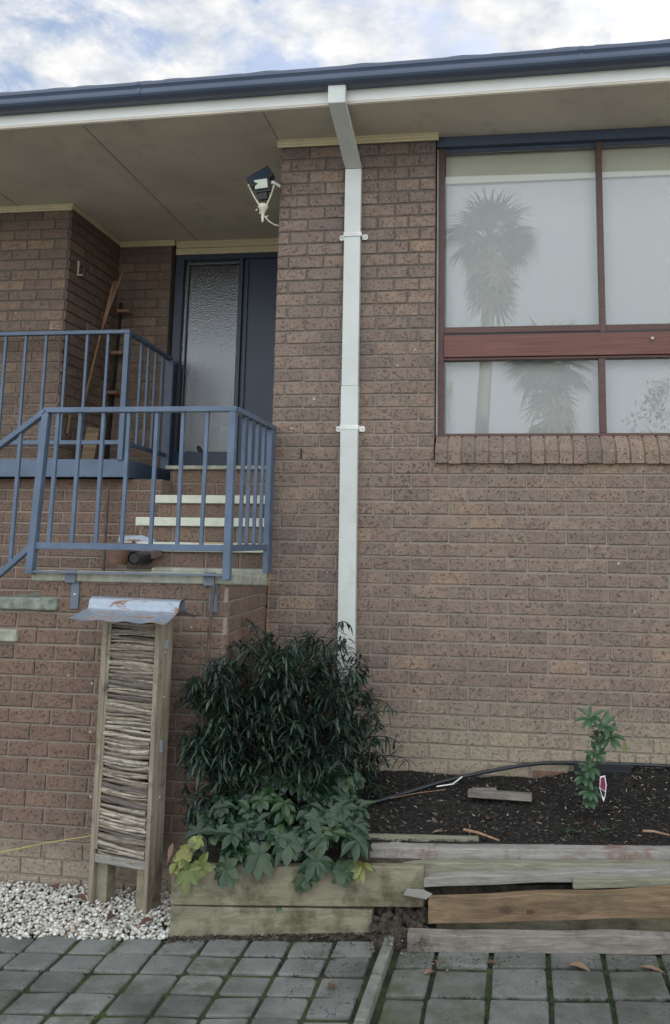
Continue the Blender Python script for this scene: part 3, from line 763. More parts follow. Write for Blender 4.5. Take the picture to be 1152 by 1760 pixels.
for x0, zc in ((-.3345, -.575), (-.3315, -1.862)):
    c = MB(); x1 = x0+.113
    c.box(x0-.001, x1+.001, -.0655, -.0635, zc-.006, zc+.022); c.box(x0-.0025, x0-.0005, -.066, -.008, zc-.006, zc+.022); c.box(x1+.0005, x1+.0025, -.066, -.008, zc-.006, zc+.022)
    for s, xx in ((-1, x0-.001), (1, x1+.001)):
        pts = [(xx, zc-.014), (xx+s*.025, zc-.016), (xx+s*.036, zc-.010), (xx+s*.038, zc+.002), (xx+s*.036, zc+.016), (xx+s*.025, zc+.022), (xx, zc+.020)]
        c.add([(a, -.014, b) for a, b in pts]+[(a, -.009, b) for a, b in pts], [tuple(range(7)), tuple(range(7, 14))]+[(i, (i+1) % 7, 7+(i+1) % 7, 7+i) for i in range(7)])
    c.build('pipe_clip', M_whiteplastic, pipe)
    for xx in (x1+.026, x0-.026):
        c = MB(); c.tube([(xx, -.0142, zc+.003), (xx, -.0165, zc+.003)], .004, 10); c.build('screw', M_greypaint, pipe)

# terracotta filler in the wall beside the rail post and an open weep joint
q = MB(); q.box(-.778, -.725, -.0085, .02, -2.035, -1.992); q.build('filler_brick', M_terra, house, bevel=.002)
q = MB(); q.box(-.602, -.593, -.0075, .02, -2.05, -1.985); q.build('weep_hole', M_black, house)
q = MB(); q.box(.86, 1.10, -.012, .02, -3.955, -3.905); q.build('footing_brick', M_terra, house, bevel=.003)

# ---------------------------------------------------------------- entry steps and lower landing
steps = thing('entry_steps', 'brick entry steps with pale painted treads and a mossy concrete landing slab', 'steps', (-1.4, 0, GZ))
ZS = -2.755
q = MB(); q.add([(-1.945, -.775, ZS-.062), (-.785, -.775, ZS-.062), (-.785, .32, ZS-.13), (-1.945, .32, ZS-.13), (-1.945, -.775, ZS), (-.785, -.775, ZS), (-.785, .32, ZS-.078), (-1.945, .32, ZS-.078)],
     [(0, 3, 2, 1), (4, 5, 6, 7), (0, 1, 5, 4), (1, 2, 6, 5), (2, 3, 7, 6), (3, 0, 4, 7)])   # falls to the back to drain
def rough_edges(o, amp=.004, sc=30):
    pass
slabo = q.build('landing_slab', M_conc, steps, bevel=.010)
sr = []
def LLrows(z_from, z_to, xhi, xlo=-7):
    out = []
    n = math.floor((-3.079-z_from)/CH)
    z = -3.079-n*CH
    while z > z_to:
        idx = round((-3.079-z)/CH)
        ph = -1.655 if idx % 2 == 0 else -1.782       # row below z=-3.251 (idx 2) starts at -1.655
        t = min(z, z_from); b = z-CH
        out.append((t, cut([x+random.uniform(-.0025, .0025) for x in bond(ph, xlo, xhi)], xlo, xhi), t-b))
        z -= CH
    return out
mb = MB()
rows = []
for zt, iv, h in LLrows(-2.82, GZ-.1, -.80, -2.9):
    zm = zt-h/2
    lo = -1.905
    if zm < -2.98: lo = -2.16
    if zm < -3.155: lo = -2.40
    if zm < -3.33: lo = -2.64
    if zm < -3.50: lo = -2.88
    iv2 = [(max(a, lo), b) for a, b in iv if b > lo+.02]
    rows.append((zt, iv2, h))
bricks(mb, (0, -.755, 0), (1, 0, 0), (0, -1, 0), rows)
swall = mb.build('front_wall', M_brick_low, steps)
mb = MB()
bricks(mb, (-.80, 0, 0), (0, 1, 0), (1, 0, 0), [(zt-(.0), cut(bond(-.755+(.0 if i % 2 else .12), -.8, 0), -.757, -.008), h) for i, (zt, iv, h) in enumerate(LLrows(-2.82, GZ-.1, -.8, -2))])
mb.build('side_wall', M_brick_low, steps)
mo = MB(); mo.box(-1.90, -.803, -.752, .0, GZ-.1, ZS-.135); mo.box(-1.90, -.803, -.7515, -.70, ZS-.136, ZS-.066); mo.box(-.86, -.8035, -.70, .0, ZS-.136, ZS-.131)
for lo, hi, z in ((-2.16, -1.9, -2.98), (-2.40, -2.16, -3.155), (-2.64, -2.40, -3.33), (-2.88, -2.64, -3.5)): mo.box(lo+.003, hi+.003, -.752, .4, GZ-.1, z-.002)
mo.build('mortar_bed', M_mortar, swall)
# treads of the flight going down to the left: ends show proud of the wall
for x1, z, mm in ((-1.778, -2.909, M_moss_conc), (-2.004, -3.086, M_conc), (-2.25, -3.262, M_moss_conc), (-2.5, -3.438, M_conc)):
    q = MB(); q.box(x1-.36, x1, -.785, .4, z-.068, z); q.build('tread', mm, steps, bevel=.010)
# flight going up to the door
spec = [(1.06, -2.031, -1.95, True), (.78, -2.249, -1.915, False), (.50, -2.424, -1.93, False), (.22, -2.600, -1.885, False)]
for i, (y, z, xl, top) in enumerate(spec):
    if not top:
        q = MB(); q.box(xl, -.803, y, y+.36, z-.062, z); q.build('tread', M_tread, steps, bevel=.006)
    else:
        q = MB(); q.box(-1.955, -.803, y-.01, 1.80, z, z+.03); q.build('door_step', M_conc, steps, bevel=.006)
    ztop = z-(.0635 if not top else .0); zbot = spec[i+1][1] if i < 3 else ZS-.03
    yb = y+.03
    mb = MB(); n = 2 if (ztop-zbot) > .13 else 1
    hh = (ztop-zbot)/n
    bricks(mb, (0, yb, 0), (1, 0, 0), (0, -1, 0), [(ztop-k*hh, cut(bond(-1.9+.12*((i+k) % 2), -2.1, -.8), xl+.02, -.803), hh) for k in range(n)])
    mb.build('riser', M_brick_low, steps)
    q = MB(); q.box(xl+.022, -.803, yb+.002, 1.76, zbot-.02, ztop-.002); q.build('riser_core', M_mortar, steps)
q = MB(); q.box(-1.62, -.803, .10, .255, ZS-.09, ZS-.012); q.build('kerb_step', M_conc, steps, bevel=.012)
q = MB(); q.box(-1.88, -.803, .262, 1.76, GZ, ZS-.02); q.build('stair_core', M_mortar, steps)

# ---------------------------------------------------------------- upper landing and its railing
uc = thing('upper_landing', 'blue steel edged landing outside the front door above the steps', 'landing', (-2.8, 1.2, -2.1))
q = MB(); q.bar((-6, .742, -2.05), (-2.137, .742, -2.05), .012, .134); q.bar((-6, .765, -1.986), (-2.137, .765, -1.986), .05, .006); q.bar((-6, .765, -2.116), (-2.137, .765, -2.116), .05, .006)
q.build('front_beam', M_steel, uc, bevel=.002)
q = MB(); q.bar((-2.142, .75, -2.05), (-2.20, 1.745, -2.05), .012, .134); q.bar((-2.165, .75, -2.116), (-2.223, 1.745, -2.116), .045, .006)
q.build('side_beam', M_steel, uc, bevel=.002)
q = MB(); q.add([(-6, .752, -2.10), (-2.152, .752, -2.10), (-2.21, 1.742, -2.10), (-6, 1.742, -2.10), (-6, .752, -1.99), (-2.152, .752, -1.99), (-2.21, 1.742, -1.99), (-6, 1.742, -1.99)],
               [(0, 3, 2, 1), (4, 5, 6, 7), (0, 1, 5, 4), (1, 2, 6, 5), (2, 3, 7, 6), (3, 0, 4, 7)])
q.build('floor_slab', M_conc, uc)

def square_post(mb, a, b, w_): mb.bar(a, b, w_, w_, up=(0, 1, 0))
r1 = thing('landing_railing', 'blue steel railing round the upper landing in front of the recess', 'railing', (-2.19, .74, -1.985))
y = .742
q = MB(); q.bar((-6, y, -.985), (-2.162, y, -.985), .045, .03); q.build('top_rail', M_steel, r1, bevel=.003)
q = MB(); q.bar((-6, y, -1.852), (-2.19, y, -1.852), .022, .032); q.build('bottom_rail', M_steel, r1, bevel=.002)
q = MB(); square_post(q, (-2.185, y, -1.99), (-2.185, y, -1.001), .042); q.build('post', M_steel, r1, bevel=.003)
x = -2.345
k = 0
while x > -5.8:
    q = MB(); square_post(q, (x, y, -1.838), (x, y, -1.0005), .020)
    q.build('baluster', M_steel, r1, bevel=.0015); x -= .1715; k += 1
A, B = Vector((-2.185, .767, 0)), Vector((-2.235, 1.70, 0))
def on(t, z): p = A.lerp(B, t); return (p.x, p.y, z)
q = MB(); q.bar(on(0, -.985), on(1.02, -.985), .045, .03); q.build('top_rail', M_steel, r1, bevel=.003)
q = MB(); q.bar(on(0, -1.852), on(.97, -1.852), .022, .032); q.build('bottom_rail', M_steel, r1, bevel=.002)
q = MB(); q.bar(on(1.0, -2.1), on(1.0, -1.0), .03, .075, up=(1, 0, 0)); q.build('post', M_steel, r1, bevel=.003)
for yy in (1.025, 1.184, 1.348, 1.516):
    t = (yy-.767)/(1.70-.767)
    q = MB(); square_post(q, on(t, -1.838), on(t, -1.0005), .020); q.build('baluster', M_steel, r1, bevel=.0015)
q = MB(); q.box(-2.205, -2.17, .77, .80, -1.60, -1.52); q.build('latch', M_steel, r1, bevel=.002)

r2 = thing('steps_railing', 'blue steel railing round the lower landing slab and down the front steps', 'railing', (-1.35, -.8, ZS))
y = -.80
q = MB(); q.bar((-1.915, y, -1.852), (-.775, y, -1.852), .045, .030); q.build('top_rail', M_steel, r2, bevel=.003)
q = MB(); q.bar((-1.915, y, -2.620), (-.80, y, -2.620), .022, .036); q.build('bottom_rail', M_steel, r2, bevel=.002)
q = MB(); q.bar((-1.935, y, -2.764), (-.80, y, -2.764), .03, .010); q.build('base_plate', M_greypaint, r2)
q = MB(); q.bar((-.797, y, -2.79), (-.797, y, -1.8675), .040, .045, up=(0, 1, 0)); q.build('post', M_steel, r2, bevel=.003)
q = MB(); q.bar((-1.937, y, -2.775), (-1.905, y, -1.8675), .040, .045, up=(0, 1, 0)); q.build('post', M_steel, r2, bevel=.003)
for xt, xb in ((-1.833, -1.838), (-1.698, -1.702), (-1.559, -1.560), (-1.407, -1.408), (-1.241, -1.240), (-1.087, -1.087), (-.946, -.95)):
    q = MB(); square_post(q, (xb, y, -2.602), (xt, y, -1.8675), .020); q.build('baluster', M_steel, r2, bevel=.0015)
# the raked part going down to the left
dx, dz = -.286, -.213
q = MB(); q.bar((-1.905, y, -1.853), (-1.905+dx*6, y, -1.853+dz*6), .045, .030); q.build('sloping_top_rail', M_steel, r2, bevel=.003)
s0 = (-1.945, -2.630); q = MB(); q.bar((s0[0], y, s0[1]), (s0[0]-.178*6, y, s0[1]-.154*6*1.02), .035, .030); q.build('sloping_bottom_rail', M_steel, r2, bevel=.003)
for k in range(8):
    x = -2.056-k*.145
    zt = -1.868+(x+1.905)*dz/dx; zb = s0[1]+.015+(x-s0[0])*(.157/.178)
    q = MB(); square_post(q, (x-.004, y, zb), (x, y, zt), .020); q.build('baluster', M_steel, r2, bevel=.0015)
X = -.790
q = MB(); q.bar((X, -.778, -1.852), (X, .02, -1.852), .045, .030); q.build('top_rail', M_steel, r2, bevel=.003)
q = MB(); q.bar((X, -.778, -2.620), (X, .0, -2.620), .022, .036); q.build('bottom_rail', M_steel, r2, bevel=.002)
q = MB(); q.box(X-.012, X+.022, -.10, -.012, -2.78, -1.868); q.build('wall_post', M_steel, r2, bevel=.003)
for yy in (-.616, -.493, -.351, -.213):
    q = MB(); square_post(q, (X, yy, -2.602), (X, yy, -1.8675), .020); q.build('baluster', M_steel, r2, bevel=.0015)
for x in (-1.703, -.902):
    q = MB(); q.box(x-.030, x+.030, -.790, -.777, ZS-.066, ZS+.004); q.box(x-.0001, x+.046, -.772, -.7625, -2.965, ZS-.064); q.box(x-.028, x+.046, -.777, -.7626, ZS-.070, ZS-.063)
    q.build('fixing_bracket', M_greypaint, r2)
    q = MB(); q.tube([(x+.024, -.7722, -2.885), (x+.024, -.7752, -2.885)], .005, 8); q.build('screw', M_whiteplastic, r2)

# ---------------------------------------------------------------- nesting / insect hotel
R13 = Matrix.Rotation(math.radians(-12), 4, 'Z')
HO = Matrix.Translation((-1.405, -.955, 0)) @ R13          # local x along the front, y to the back
def hv(x, y, z): return HO @ Vector((x, y, z))
ht = thing('insect_hotel', 'tall narrow weathered timber insect hotel stacked with split sticks under a metal cap', 'insect hotel', hv(.17, .06, GZ))
def hplank(name, pts, m=M_plank, bev=.003):
    q = MB(); q.add([hv(*p) for p in pts], [(0, 1, 2, 3), (7, 6, 5, 4), (0, 4, 5, 1), (1, 5, 6, 2), (2, 6, 7, 3), (3, 7, 4, 0)]); return q.build(name, m, ht, bevel=bev)
def pk(name, x0b, x1b, x0t, x1t, y0, y1, zb, zt, m=M_plank):
    return hplank(name, [(x0b, y0, zb), (x1b, y0, zb), (x1b, y1, zb), (x0b, y1, zb), (x0t, y0, zt), (x1t, y0, zt), (x1t, y1, zt), (x0t, y1, zt)], m)
pk('side_board', -.004, .020, -.014, .026, 0, .105, GZ-.02, -2.985)
pk('side_board', .330, .352, .318, .348, -.004, .115, GZ-.02, -2.985)
pk('front_batten', .021, .036, .027, .045, .001, .012, -4.14, -2.99)
pk('leg', .0205, .085, .0205, .085, .03, .10, GZ-.02, -4.16, M_sleeper)
pk('leg', .270, .3298, .270, .3298, .02, .10, GZ-.02, -4.16, M_sleeper)
pk('back_board', .021, .329, .027, .317, .085, .1, -4.15, -2.99, M_dark)
pk('bottom_board', .0206, .3294, .0206, .3294, .005, .08, -4.205, -4.165, M_greyboard)
z = -4.155; i = 0
while z < -3.005:
    th = random.choice([.007, .010, .012, .014])*random.uniform(.85, 1.2); tilt = random.uniform(-.010, .004)+(-.022 if z < -3.75 else -.006 if z < -3.3 else 0)*random.random()
    x0 = .030+random.uniform(0, .006); x1 = .316+random.uniform(-.006, .006)
    nseg = 7; pts = []; rd = []
    am = random.uniform(.001, .004); ph = random.uniform(0, 6)
    for s in range(nseg+1):
        u = s/nseg; pts.append(hv(x0+(x1-x0)*u, .012+random.uniform(-.003, .003), z+tilt*u+am*math.sin(ph+u*5)+random.uniform(-.0012, .0012)-(.006*math.sin(math.pi*u) if z < -3.6 else 0)))
        rd.append(th*(.75+.25*math.sin(ph*2+u*3))*random.uniform(.85, 1.08))
    q = MB(); q.tube(pts, rd, 7)
    for kx in range(len(q.v)):
        pass
    o = q.build('stick', M_stick, ht, smooth=False)
    z += th*1.66+random.choice([0, 0, .002, .004]); i += 1
# second row behind closes the gaps
z = -4.15
for k in range(34):
    q = MB(); q.tube([hv(.03, .045, z), hv(.17, .043, z+random.uniform(-.005, .005)), hv(.318, .045, z+random.uniform(-.01, .005))], [.014, .016, .013], 6); q.build('stick', M_stick, ht)
    z += .034
# screw heads on side board
for zz in (-3.10, -3.38, -3.60, -3.87):
    q = MB(); c = hv(.346, .06, zz); nn = R13 @ Vector((1, 0, 0)); q.tube([c, c+nn*.008], .004, 8); q.build('screw', M_creamfix, ht)
q = MB()
for zz in (-3.13, -3.62): q.bar(hv(.353, .05, zz-.03), hv(.353, .05, zz+.03), .02, .012, up=(0, 1, 0))
q.build('hinge', M_galv, ht)
# ridge cap roof: rolled top with two flared flanges
RO = Matrix.Translation((-1.225, -1.01, -2.968)) @ Matrix.Rotation(math.radians(-5), 4, 'Z') @ Matrix.Rotation(math.radians(.6), 4, 'Y')
prof = []
for i in range(9): prof.append((-.178+.135*i/8, -.016+.046*(i/8)**1.1))
for i in range(1, 14):
    a = math.pi*(1.12-1.24*i/14); prof.append((.038*math.cos(a), .052+.038*math.sin(a)))
for i in range(9): prof.append((.043+.132*i/8, -.012+.040*(1-i/8)**1.1))
q = MB(); nx = 26; n = len(prof); vs = []
for s in (0, 1):
    for i in range(nx+1):
        for j, (py, pz) in enumerate(prof):
            wv = .004*math.sin(i*.9)*abs(py)/.17*(1 if py < 0 else .6)
            edge = abs(py)/.17
            x = -.235+.51*i/nx
            if py < -.05: x += -.02*edge*(1-i/nx)*1.6
            vs.append(RO @ Vector((x, py-(.004*math.sin(i*.55) if j == 0 else 0), pz+wv-s*.0016)))
fs = []
for s in (0, 1):
    o_ = s*(nx+1)*n
    for i in range(nx):
        for j in range(n-1): fs.append((o_+i*n+j, o_+i*n+j+1, o_+(i+1)*n+j+1, o_+(i+1)*n+j))
q.add(vs, fs); o = q.build('metal_cap', M_galv, ht, smooth=True)

# ---------------------------------------------------------------- planter of sleepers
def sY(x): return -1.218+.198*(x+.87)
def skewbox(mb, x0, x1, yoff0, yoff1, z0a, z0b, z1a, z1b, slope=.198, base=None, nseg=10, wob=.003, seed=0, m=None):
    """board whose front follows sY; heights given at the left (a) and right (b) end, with light wobble"""
    base = base or sY
    vs = []; fs = []
    for i in range(nseg+1):
        u = i/nseg; x = x0+(x1-x0)*u
        z0 = z0a+(z0b-z0a)*u; z1 = z1a+(z1b-z1a)*u
        n1_, n2_ = mnoise.noise(Vector((x*3+seed, 0, 1)))*wob, mnoise.noise(Vector((x*3+seed, 5, 1)))*wob
        n3_ = mnoise.noise(Vector((x*4+seed, 9, 1)))*wob
        y0, y1 = base(x)+yoff0+n3_, base(x)+yoff1
        ce = .0035*max(0, mnoise.noise(Vector((x*17+seed, 3, 3)))*2+.2)
        vs += [(x, y0, z0+n1_), (x, y0, z1+n2_-ce), (x, y1, z1+n2_), (x, y1, z0+n1_)]
    for i in range(nseg):
        a = i*4
        for k in range(4): fs.append((a+k, a+(k+1) % 4, a+4+(k+1) % 4, a+4+k))
    fs += [(0, 3, 2, 1), (nseg*4, nseg*4+1, nseg*4+2, nseg*4+3)]
    mb.add(vs, fs, None, m); return mb
pt = thing('timber_planter', 'low planter box of mossy timber sleepers overflowing with leafy plants', 'planter', (-.4, -1.1, GZ))
q = skewbox(MB(), -.868, .060, 0, .05, GZ-.01, GZ-.01, -4.272, -4.305, nseg=16); q.build('lower_sleeper', M_sleeper, pt, bevel=.005)
q = skewbox(MB(), -.872, .30, .002, .052, -4.268, -4.298, -4.098, -4.115, nseg=18, seed=3); q.build('upper_sleeper', M_sleeper, pt, bevel=.005)
q = MB(); q.box(-.872, -.83, -1.165, -.77, GZ-.01, -4.10); q.build('end_sleeper', M_sleeper, pt, bevel=.005)
q = MB(); q.add([(-.829, -1.16, GZ), (.28, -.93, GZ), (.28, -.30, GZ), (-.795, -.30, GZ), (-.829, -1.16, -4.13), (.28, -.93, -4.13), (.28, -.0, -4.02), (-.795, -.0, -4.0)], [(4, 5, 6, 7), (0, 1, 5, 4), (3, 0, 4, 7), (1, 2, 6, 5)])
q.build('soil', M_dirt, pt)

# ---------------------------------------------------------------- garden bed
def soilz(x, y):
    bf = bedfront(x); t = max(0, min(1, (y-bf)/(-bf))); b = -4.070+.12*t
    b += .10*max(0, min(1, (x-.85)/.6))*t**1.5
    return b+(.018*mnoise.noise(Vector((x*3, y*3, 0)))+.008*mnoise.noise(Vector((x*11, y*11, 2))))*min(1, .25+t*4)
def bedfront(x): return -.835+.13*(x-.02)
gb = MB(); NX, NY = 120, 34; vs = []
for i in range(NX+1):
    x = -.25+i*(4.4/NX)
    for j in range(NY+1):
        y = bedfront(x)+(0.0-bedfront(x))*j/NY
        vs.append((x, y, soilz(x, y)+random.uniform(-.003, .003)))
gb.add(vs, [(i*(NY+1)+j, (i+1)*(NY+1)+j, (i+1)*(NY+1)+j+1, i*(NY+1)+j+1) for i in range(NX) for j in range(NY)])
tag(gb.build('garden_soil', M_soil, smooth=True), kind='structure')
q = MB(); q.box(.25, 4.2, -.62, -.02, GZ-.02, -4.12); tag(q.build('garden_subsoil', M_soil), kind='structure')
ch = MB()
for _ in range(420):
    x = random.uniform(-.15, 2.3); y = random.uniform(bedfront(x)+.02, -.03)
    blob(ch, (x, y, soilz(x, y)+.003), random.uniform(.008, .028), random.uniform(.005, .013), random.uniform(.003, .009), random.uniform(0, .86))
for _ in range(15000):
    x = random.uniform(-.2, 2.3); y = random.uniform(bedfront(x)+.01, -.012)
    L_ = random.uniform(.006, .026)*(1.7 if random.random() < .08 else 1); W_ = random.uniform(.002, .008)
    a = random.uniform(0, 3.14); tl = random.uniform(-.5, .5)
    d = Vector((math.cos(a)*math.cos(tl), math.sin(a)*math.cos(tl), math.sin(tl)))*L_/2
    s = Vector((-math.sin(a), math.cos(a), random.uniform(-.6, .6))).normalized()*W_/2
    c = Vector((x, y, soilz(x, y)+random.uniform(.001, .010))); up = Vector((0, 0, .002))
    r = random.random()**1.5
    if r > .93 and random.random() < .4: r = .5
    ch.add([c-d-s*.6, c+d-s, c+d*1.1+s*.4, c-d+s, c+up+s*.2], [(0, 1, 4), (1, 2, 4), (2, 3, 4), (3, 0, 4)], r)
tag(ch.build('bark_mulch', M_chip), 'dark bark mulch with pale chips covering the garden bed below the wall', 'mulch', kind='stuff')
# litter at the foot of planter and boards
lt = MB()
for _ in range(1100):
    if random.random() < .55: x = random.uniform(-.87, .15); y = sY(x)-abs(random.gauss(0, .03))
    else: x = random.uniform(.06, .36); y = -1.16+.13*x+random.gauss(0, .06)
    z = GZ+.004+(random.uniform(0, .05) if x > .05 else 0); L_ = random.uniform(.004, .018); W_ = random.uniform(.002, .005); a = random.uniform(0, 3.14)
    d = Vector((math.cos(a), math.sin(a), random.uniform(-.2, .3)))*L_/2; s = Vector((-math.sin(a), math.cos(a), .2))*W_/2; c = Vector((x, y, z+random.uniform(0, .008)))
    lt.add([c-d-s, c+d-s, c+d+s, c-d+s], [(0, 1, 2, 3)], random.random()**1.6)
for _ in range(1500):
    if random.random() < .7: x = random.uniform(.2, 2.2); y = -1.20+.13*(x-.24)-abs(random.gauss(0, .16))
    else: x = random.uniform(-.25, .12); y = random.uniform(-1.75, -1.05)
    if mnoise.noise(Vector((x*4, y*6, 8))) < -.05: continue
    L_ = random.uniform(.003, .014); W_ = random.uniform(.0015, .004); a = random.uniform(0, 3.14)
    d = Vector((math.cos(a), math.sin(a), random.uniform(-.1, .15)))*L_/2; s = Vector((-math.sin(a), math.cos(a), .1))*W_/2; c = Vector((x, y, GZ+.006+random.uniform(0, .004)))
    lt.add([c-d-s, c+d-s, c+d+s, c-d+s], [(0, 1, 2, 3)], random.random()**1.4)
tag(lt.build('leaf_litter', M_chip), 'dark soil crumbs and leaf litter along the planter foot and over the mossy paving', 'leaf litter', kind='stuff')
sp = MB()
for _ in range(60):
    x = random.uniform(-.86, .13); blob(sp, (x, sY(x)-random.uniform(0, .03), GZ-.004), random.uniform(.02, .05), random.uniform(.01, .025), .010)
for _ in range(40):
    x = random.uniform(.18, .34); blob(sp, (x-.10, random.uniform(-1.14, -.98), GZ+.0), random.uniform(.02, .05), random.uniform(.02, .04), random.uniform(.016, .06))
for _ in range(90):
    x = random.uniform(.07, .33); y = random.uniform(-1.12, -.90); blob(sp, (x, y, GZ+.02+(y+1.12)*.45+random.uniform(-.01, .015)), random.uniform(.015, .045), random.uniform(.01, .03), random.uniform(.01, .03))
tag(sp.build('spilled_soil', M_dirt, smooth=True), 'spilled dark soil lying against the planter and paving edge', 'soil', kind='stuff')

# ---------------------------------------------------------------- stacked boards holding the bed
def board(name, label, x0, x1, Y0, s, z0a, z0b, z1a, z1b, th, m, seed=0, tilt=0, bev=.004, wob=.007):
    q = skewbox(MB(), x0, x1, 0, th, z0a, z0b, z1a, z1b, base=lambda x: Y0+s*(x-x0), nseg=48, wob=wob, seed=seed)
    o = q.build(name, m, bevel=bev); return tag(o, label, 'timber board', 'salvaged boards edging the garden bed')
ext = 2.3
def ex(a, b, xa, xb): return a+(b-a)*(ext-xa)/(xb-xa)
board('timber_board', 'thick pinkish grey board lying lowest of the stack on the paving', .242, ext, -1.18, .13, -4.409, ex(-4.409, -4.409, .24, 1.43), -4.334, ex(-4.334, -4.332, .24, 1.43), .062, M_pinkboard, 1)
board('timber_board', 'broad yellow brown pine board with two dark knots, second from bottom', .329, ext, -1.085, .13, -4.327, ex(-4.327, -4.289, .33, 1.45), -4.219, ex(-4.219, -4.165, .33, 1.45), .050, M_pine, 2)
board('timber_board', 'pale grey board slanting up to the right above the yellow pine board', .143, ext, -1.0, .13, -4.216, ex(-4.216, -4.161, .14, 1.47), -4.174, ex(-4.174, -4.111, .14, 1.47), .07, M_greyboard, 3)
board('timber_board', 'short grey green board end tucked under the slanting pale board at right', 1.006, ext, -.925, .13, -4.197, ex(-4.197, -4.181, 1, 1.46), -4.156, ex(-4.156, -4.145, 1, 1.46), .05, M_greenboard, 4)
board('timber_board', 'greenish mossy board partly hidden behind the slanting pale board', .093, 1.75, -.955, .13, -4.190, -4.168, -4.122, -4.105, .055, M_greenboard, 5)
board('timber_board', 'long grey board turning reddish to the right, along the mulch edge', .021, ext, -.90, .13, -4.139, ex(-4.139, -4.135, 0, 1.5), -4.075, ex(-4.075, -4.070, 0, 1.5), .085, M_redgrey, 6)
board('timber_board', 'thin dark greenish board topmost against the mulch at left', -.09, .558, -.825, .12, -4.084, -4.076, -4.044, -4.049, .03, M_greenboard, 7)
board('timber_board', 'dark damp board in the shadow behind the yellow pine board', .36, ext, -1.0, .13, -4.409, -4.409, -4.33, -4.29, .04, M_sleeper, 8)
q = MB(); q.box(.2, 2.3, -.93, -.60, GZ, -4.20, M=Matrix.Shear('XY', 4, (0, 0)) if False else None)
# dark soil fill behind the boards following their line
q = skewbox(MB(), .06, ext, .06, .5, GZ-.01, GZ-.01, -4.225, -4.20, base=lambda x: -1.0+.13*(x-.15), nseg=10); tag(q.build('fill_soil', M_dirt), kind='structure')
q = MB(); q.add([(.21, -1.05, -4.222), (.32, -1.075, -4.224), (.345, -1.03, -4.218), (.30, -1.0, -4.214), (.22, -1.0, -4.214),
                 (.21, -1.05, -4.219), (.32, -1.075, -4.221), (.345, -1.03, -4.215), (.30, -1.0, -4.211), (.22, -1.0, -4.211)],
                [(0, 1, 2, 3, 4), (9, 8, 7, 6, 5)]+[(i, (i+1) % 5, 5+(i+1) % 5, 5+i) for i in range(5)])
tag(q.build('plastic_scrap', M_greyboard), 'torn scrap of greyish plastic poking out left of the yellow pine board', 'plastic scrap')

# ---------------------------------------------------------------- leaves
def leaf(mb, base, d, up, L_, W_, droop=.3, fold=.25, n=4, r=None, m=None, shape=None):
    """curved, folded leaf from base along d; 'shape' = relative widths"""
    base, d, up = Vector(base), Vector(d).normalized(), Vector(up)
    s = d.cross(up)
    if s.length < .01: s = d.cross(Vector((1, 0, 0)))
    s.normalize(); up = s.cross(d).normalized()
    shape = shape or [.15, .8, 1, .65, 0]
    vs = []; p = base.copy(); dd = d.copy()
    for i in range(n+1):
        w_ = W_*shape[min(i, len(shape)-1)]/2
        uu = s.cross(dd).normalized()
        vs += [p-s*w_+uu*w_*fold, p, p+s*w_+uu*w_*fold]
        dd = (dd+Vector((0, 0, -droop/n))).normalized()
        p = p+dd*L_/n
    fs = []
    for i in range(n):
        a = i*3; fs += [(a, a+1, a+4, a+3), (a+1, a+2, a+5, a+4)]
    mb.add(vs, fs, r, m)
# dark long-leaved shrub
sh = thing('dark_shrub', 'dark dense shrub with long narrow drooping leaves growing in the timber planter', 'shrub', (-.45, -.55, -4.1))
stm = MB(); lf = MB(); rs = random.Random(11)
def shrub_spray(tip, nleaf, Lr, dirn=None):
    for k in range(nleaf):
        a = rs.uniform(0, 6.28); e = rs.uniform(-.7, .75)
        d = Vector((math.cos(a)*math.cos(e), math.sin(a)*math.cos(e), math.sin(e)))
        if dirn is not None: d = (d+Vector(dirn)*.7).normalized()
        b = tip+Vector((rs.uniform(-.02, .02), rs.uniform(-.02, .02), rs.uniform(-.05, .01)))
        leaf(lf, b, d, (0, 0, 1), rs.uniform(*Lr), rs.uniform(.010, .017), rs.uniform(.1, 1.5), .3, 4, rs.random(), None, [.2, .85, 1, .6, .02])
tips = []
for _ in range(820):
    # crown volume: rounded block, leaning out to the right low down
    u, v, w_ = rs.random(), rs.random(), rs.random()
    z = -4.02+(.87+.05*math.sin((u*2-1)*9)+.03*math.sin(u*31))*w_**.8
    hw = .385*(1-.18*abs((w_-.55)/.55)**3); cxx = -.515+.02*math.sin(w_*7)
    if w_ > .86: hw *= .85
    x = cxx+(u*2-1)*hw*(1+.12*math.sin(w_*19)+.08*math.sin(w_*41)); y = -.62+(v*2-1)*.30
    if x < -.70: y = -.80-.22*v
    if x > -.35: y += .12
    tips.append(Vector((x, y, z)))
for k in range(110): tips.append(Vector((rs.uniform(-.88, -.56), rs.uniform(-.88, -.66), -4.0+.82*rs.random())))
for k in range(70):   # right hand fringe trailing outwards
    w_ = rs.random(); x = -.22+.30*rs.random()*(1-.6*w_); tips.append(Vector((x, rs.uniform(-.45, -.12), -4.0+.62*w_)))
for k in range(14): tips.append(Vector((rs.uniform(-.85, -.2), rs.uniform(-.75, -.4), rs.uniform(-3.16, -3.08))))
for k in range(14): tips.append(Vector((rs.uniform(-.95, -.86), rs.uniform(-.92, -.80), rs.uniform(-4.0, -3.3))))
for tp in tips:
    shrub_spray(tp, rs.randint(8, 13), (.05, .105))
for i, tp in enumerate(tips):
    if i % 5: continue
    root = Vector((-.5+rs.uniform(-.12, .12), -.5+rs.uniform(-.08, .08), -4.12))
    mid = root.lerp(tp, .5)+Vector((rs.uniform(-.04, .04), rs.uniform(-.04, .04), .08))
    stm.tube([root, mid, tp], [.006, .004, .0018], 5)
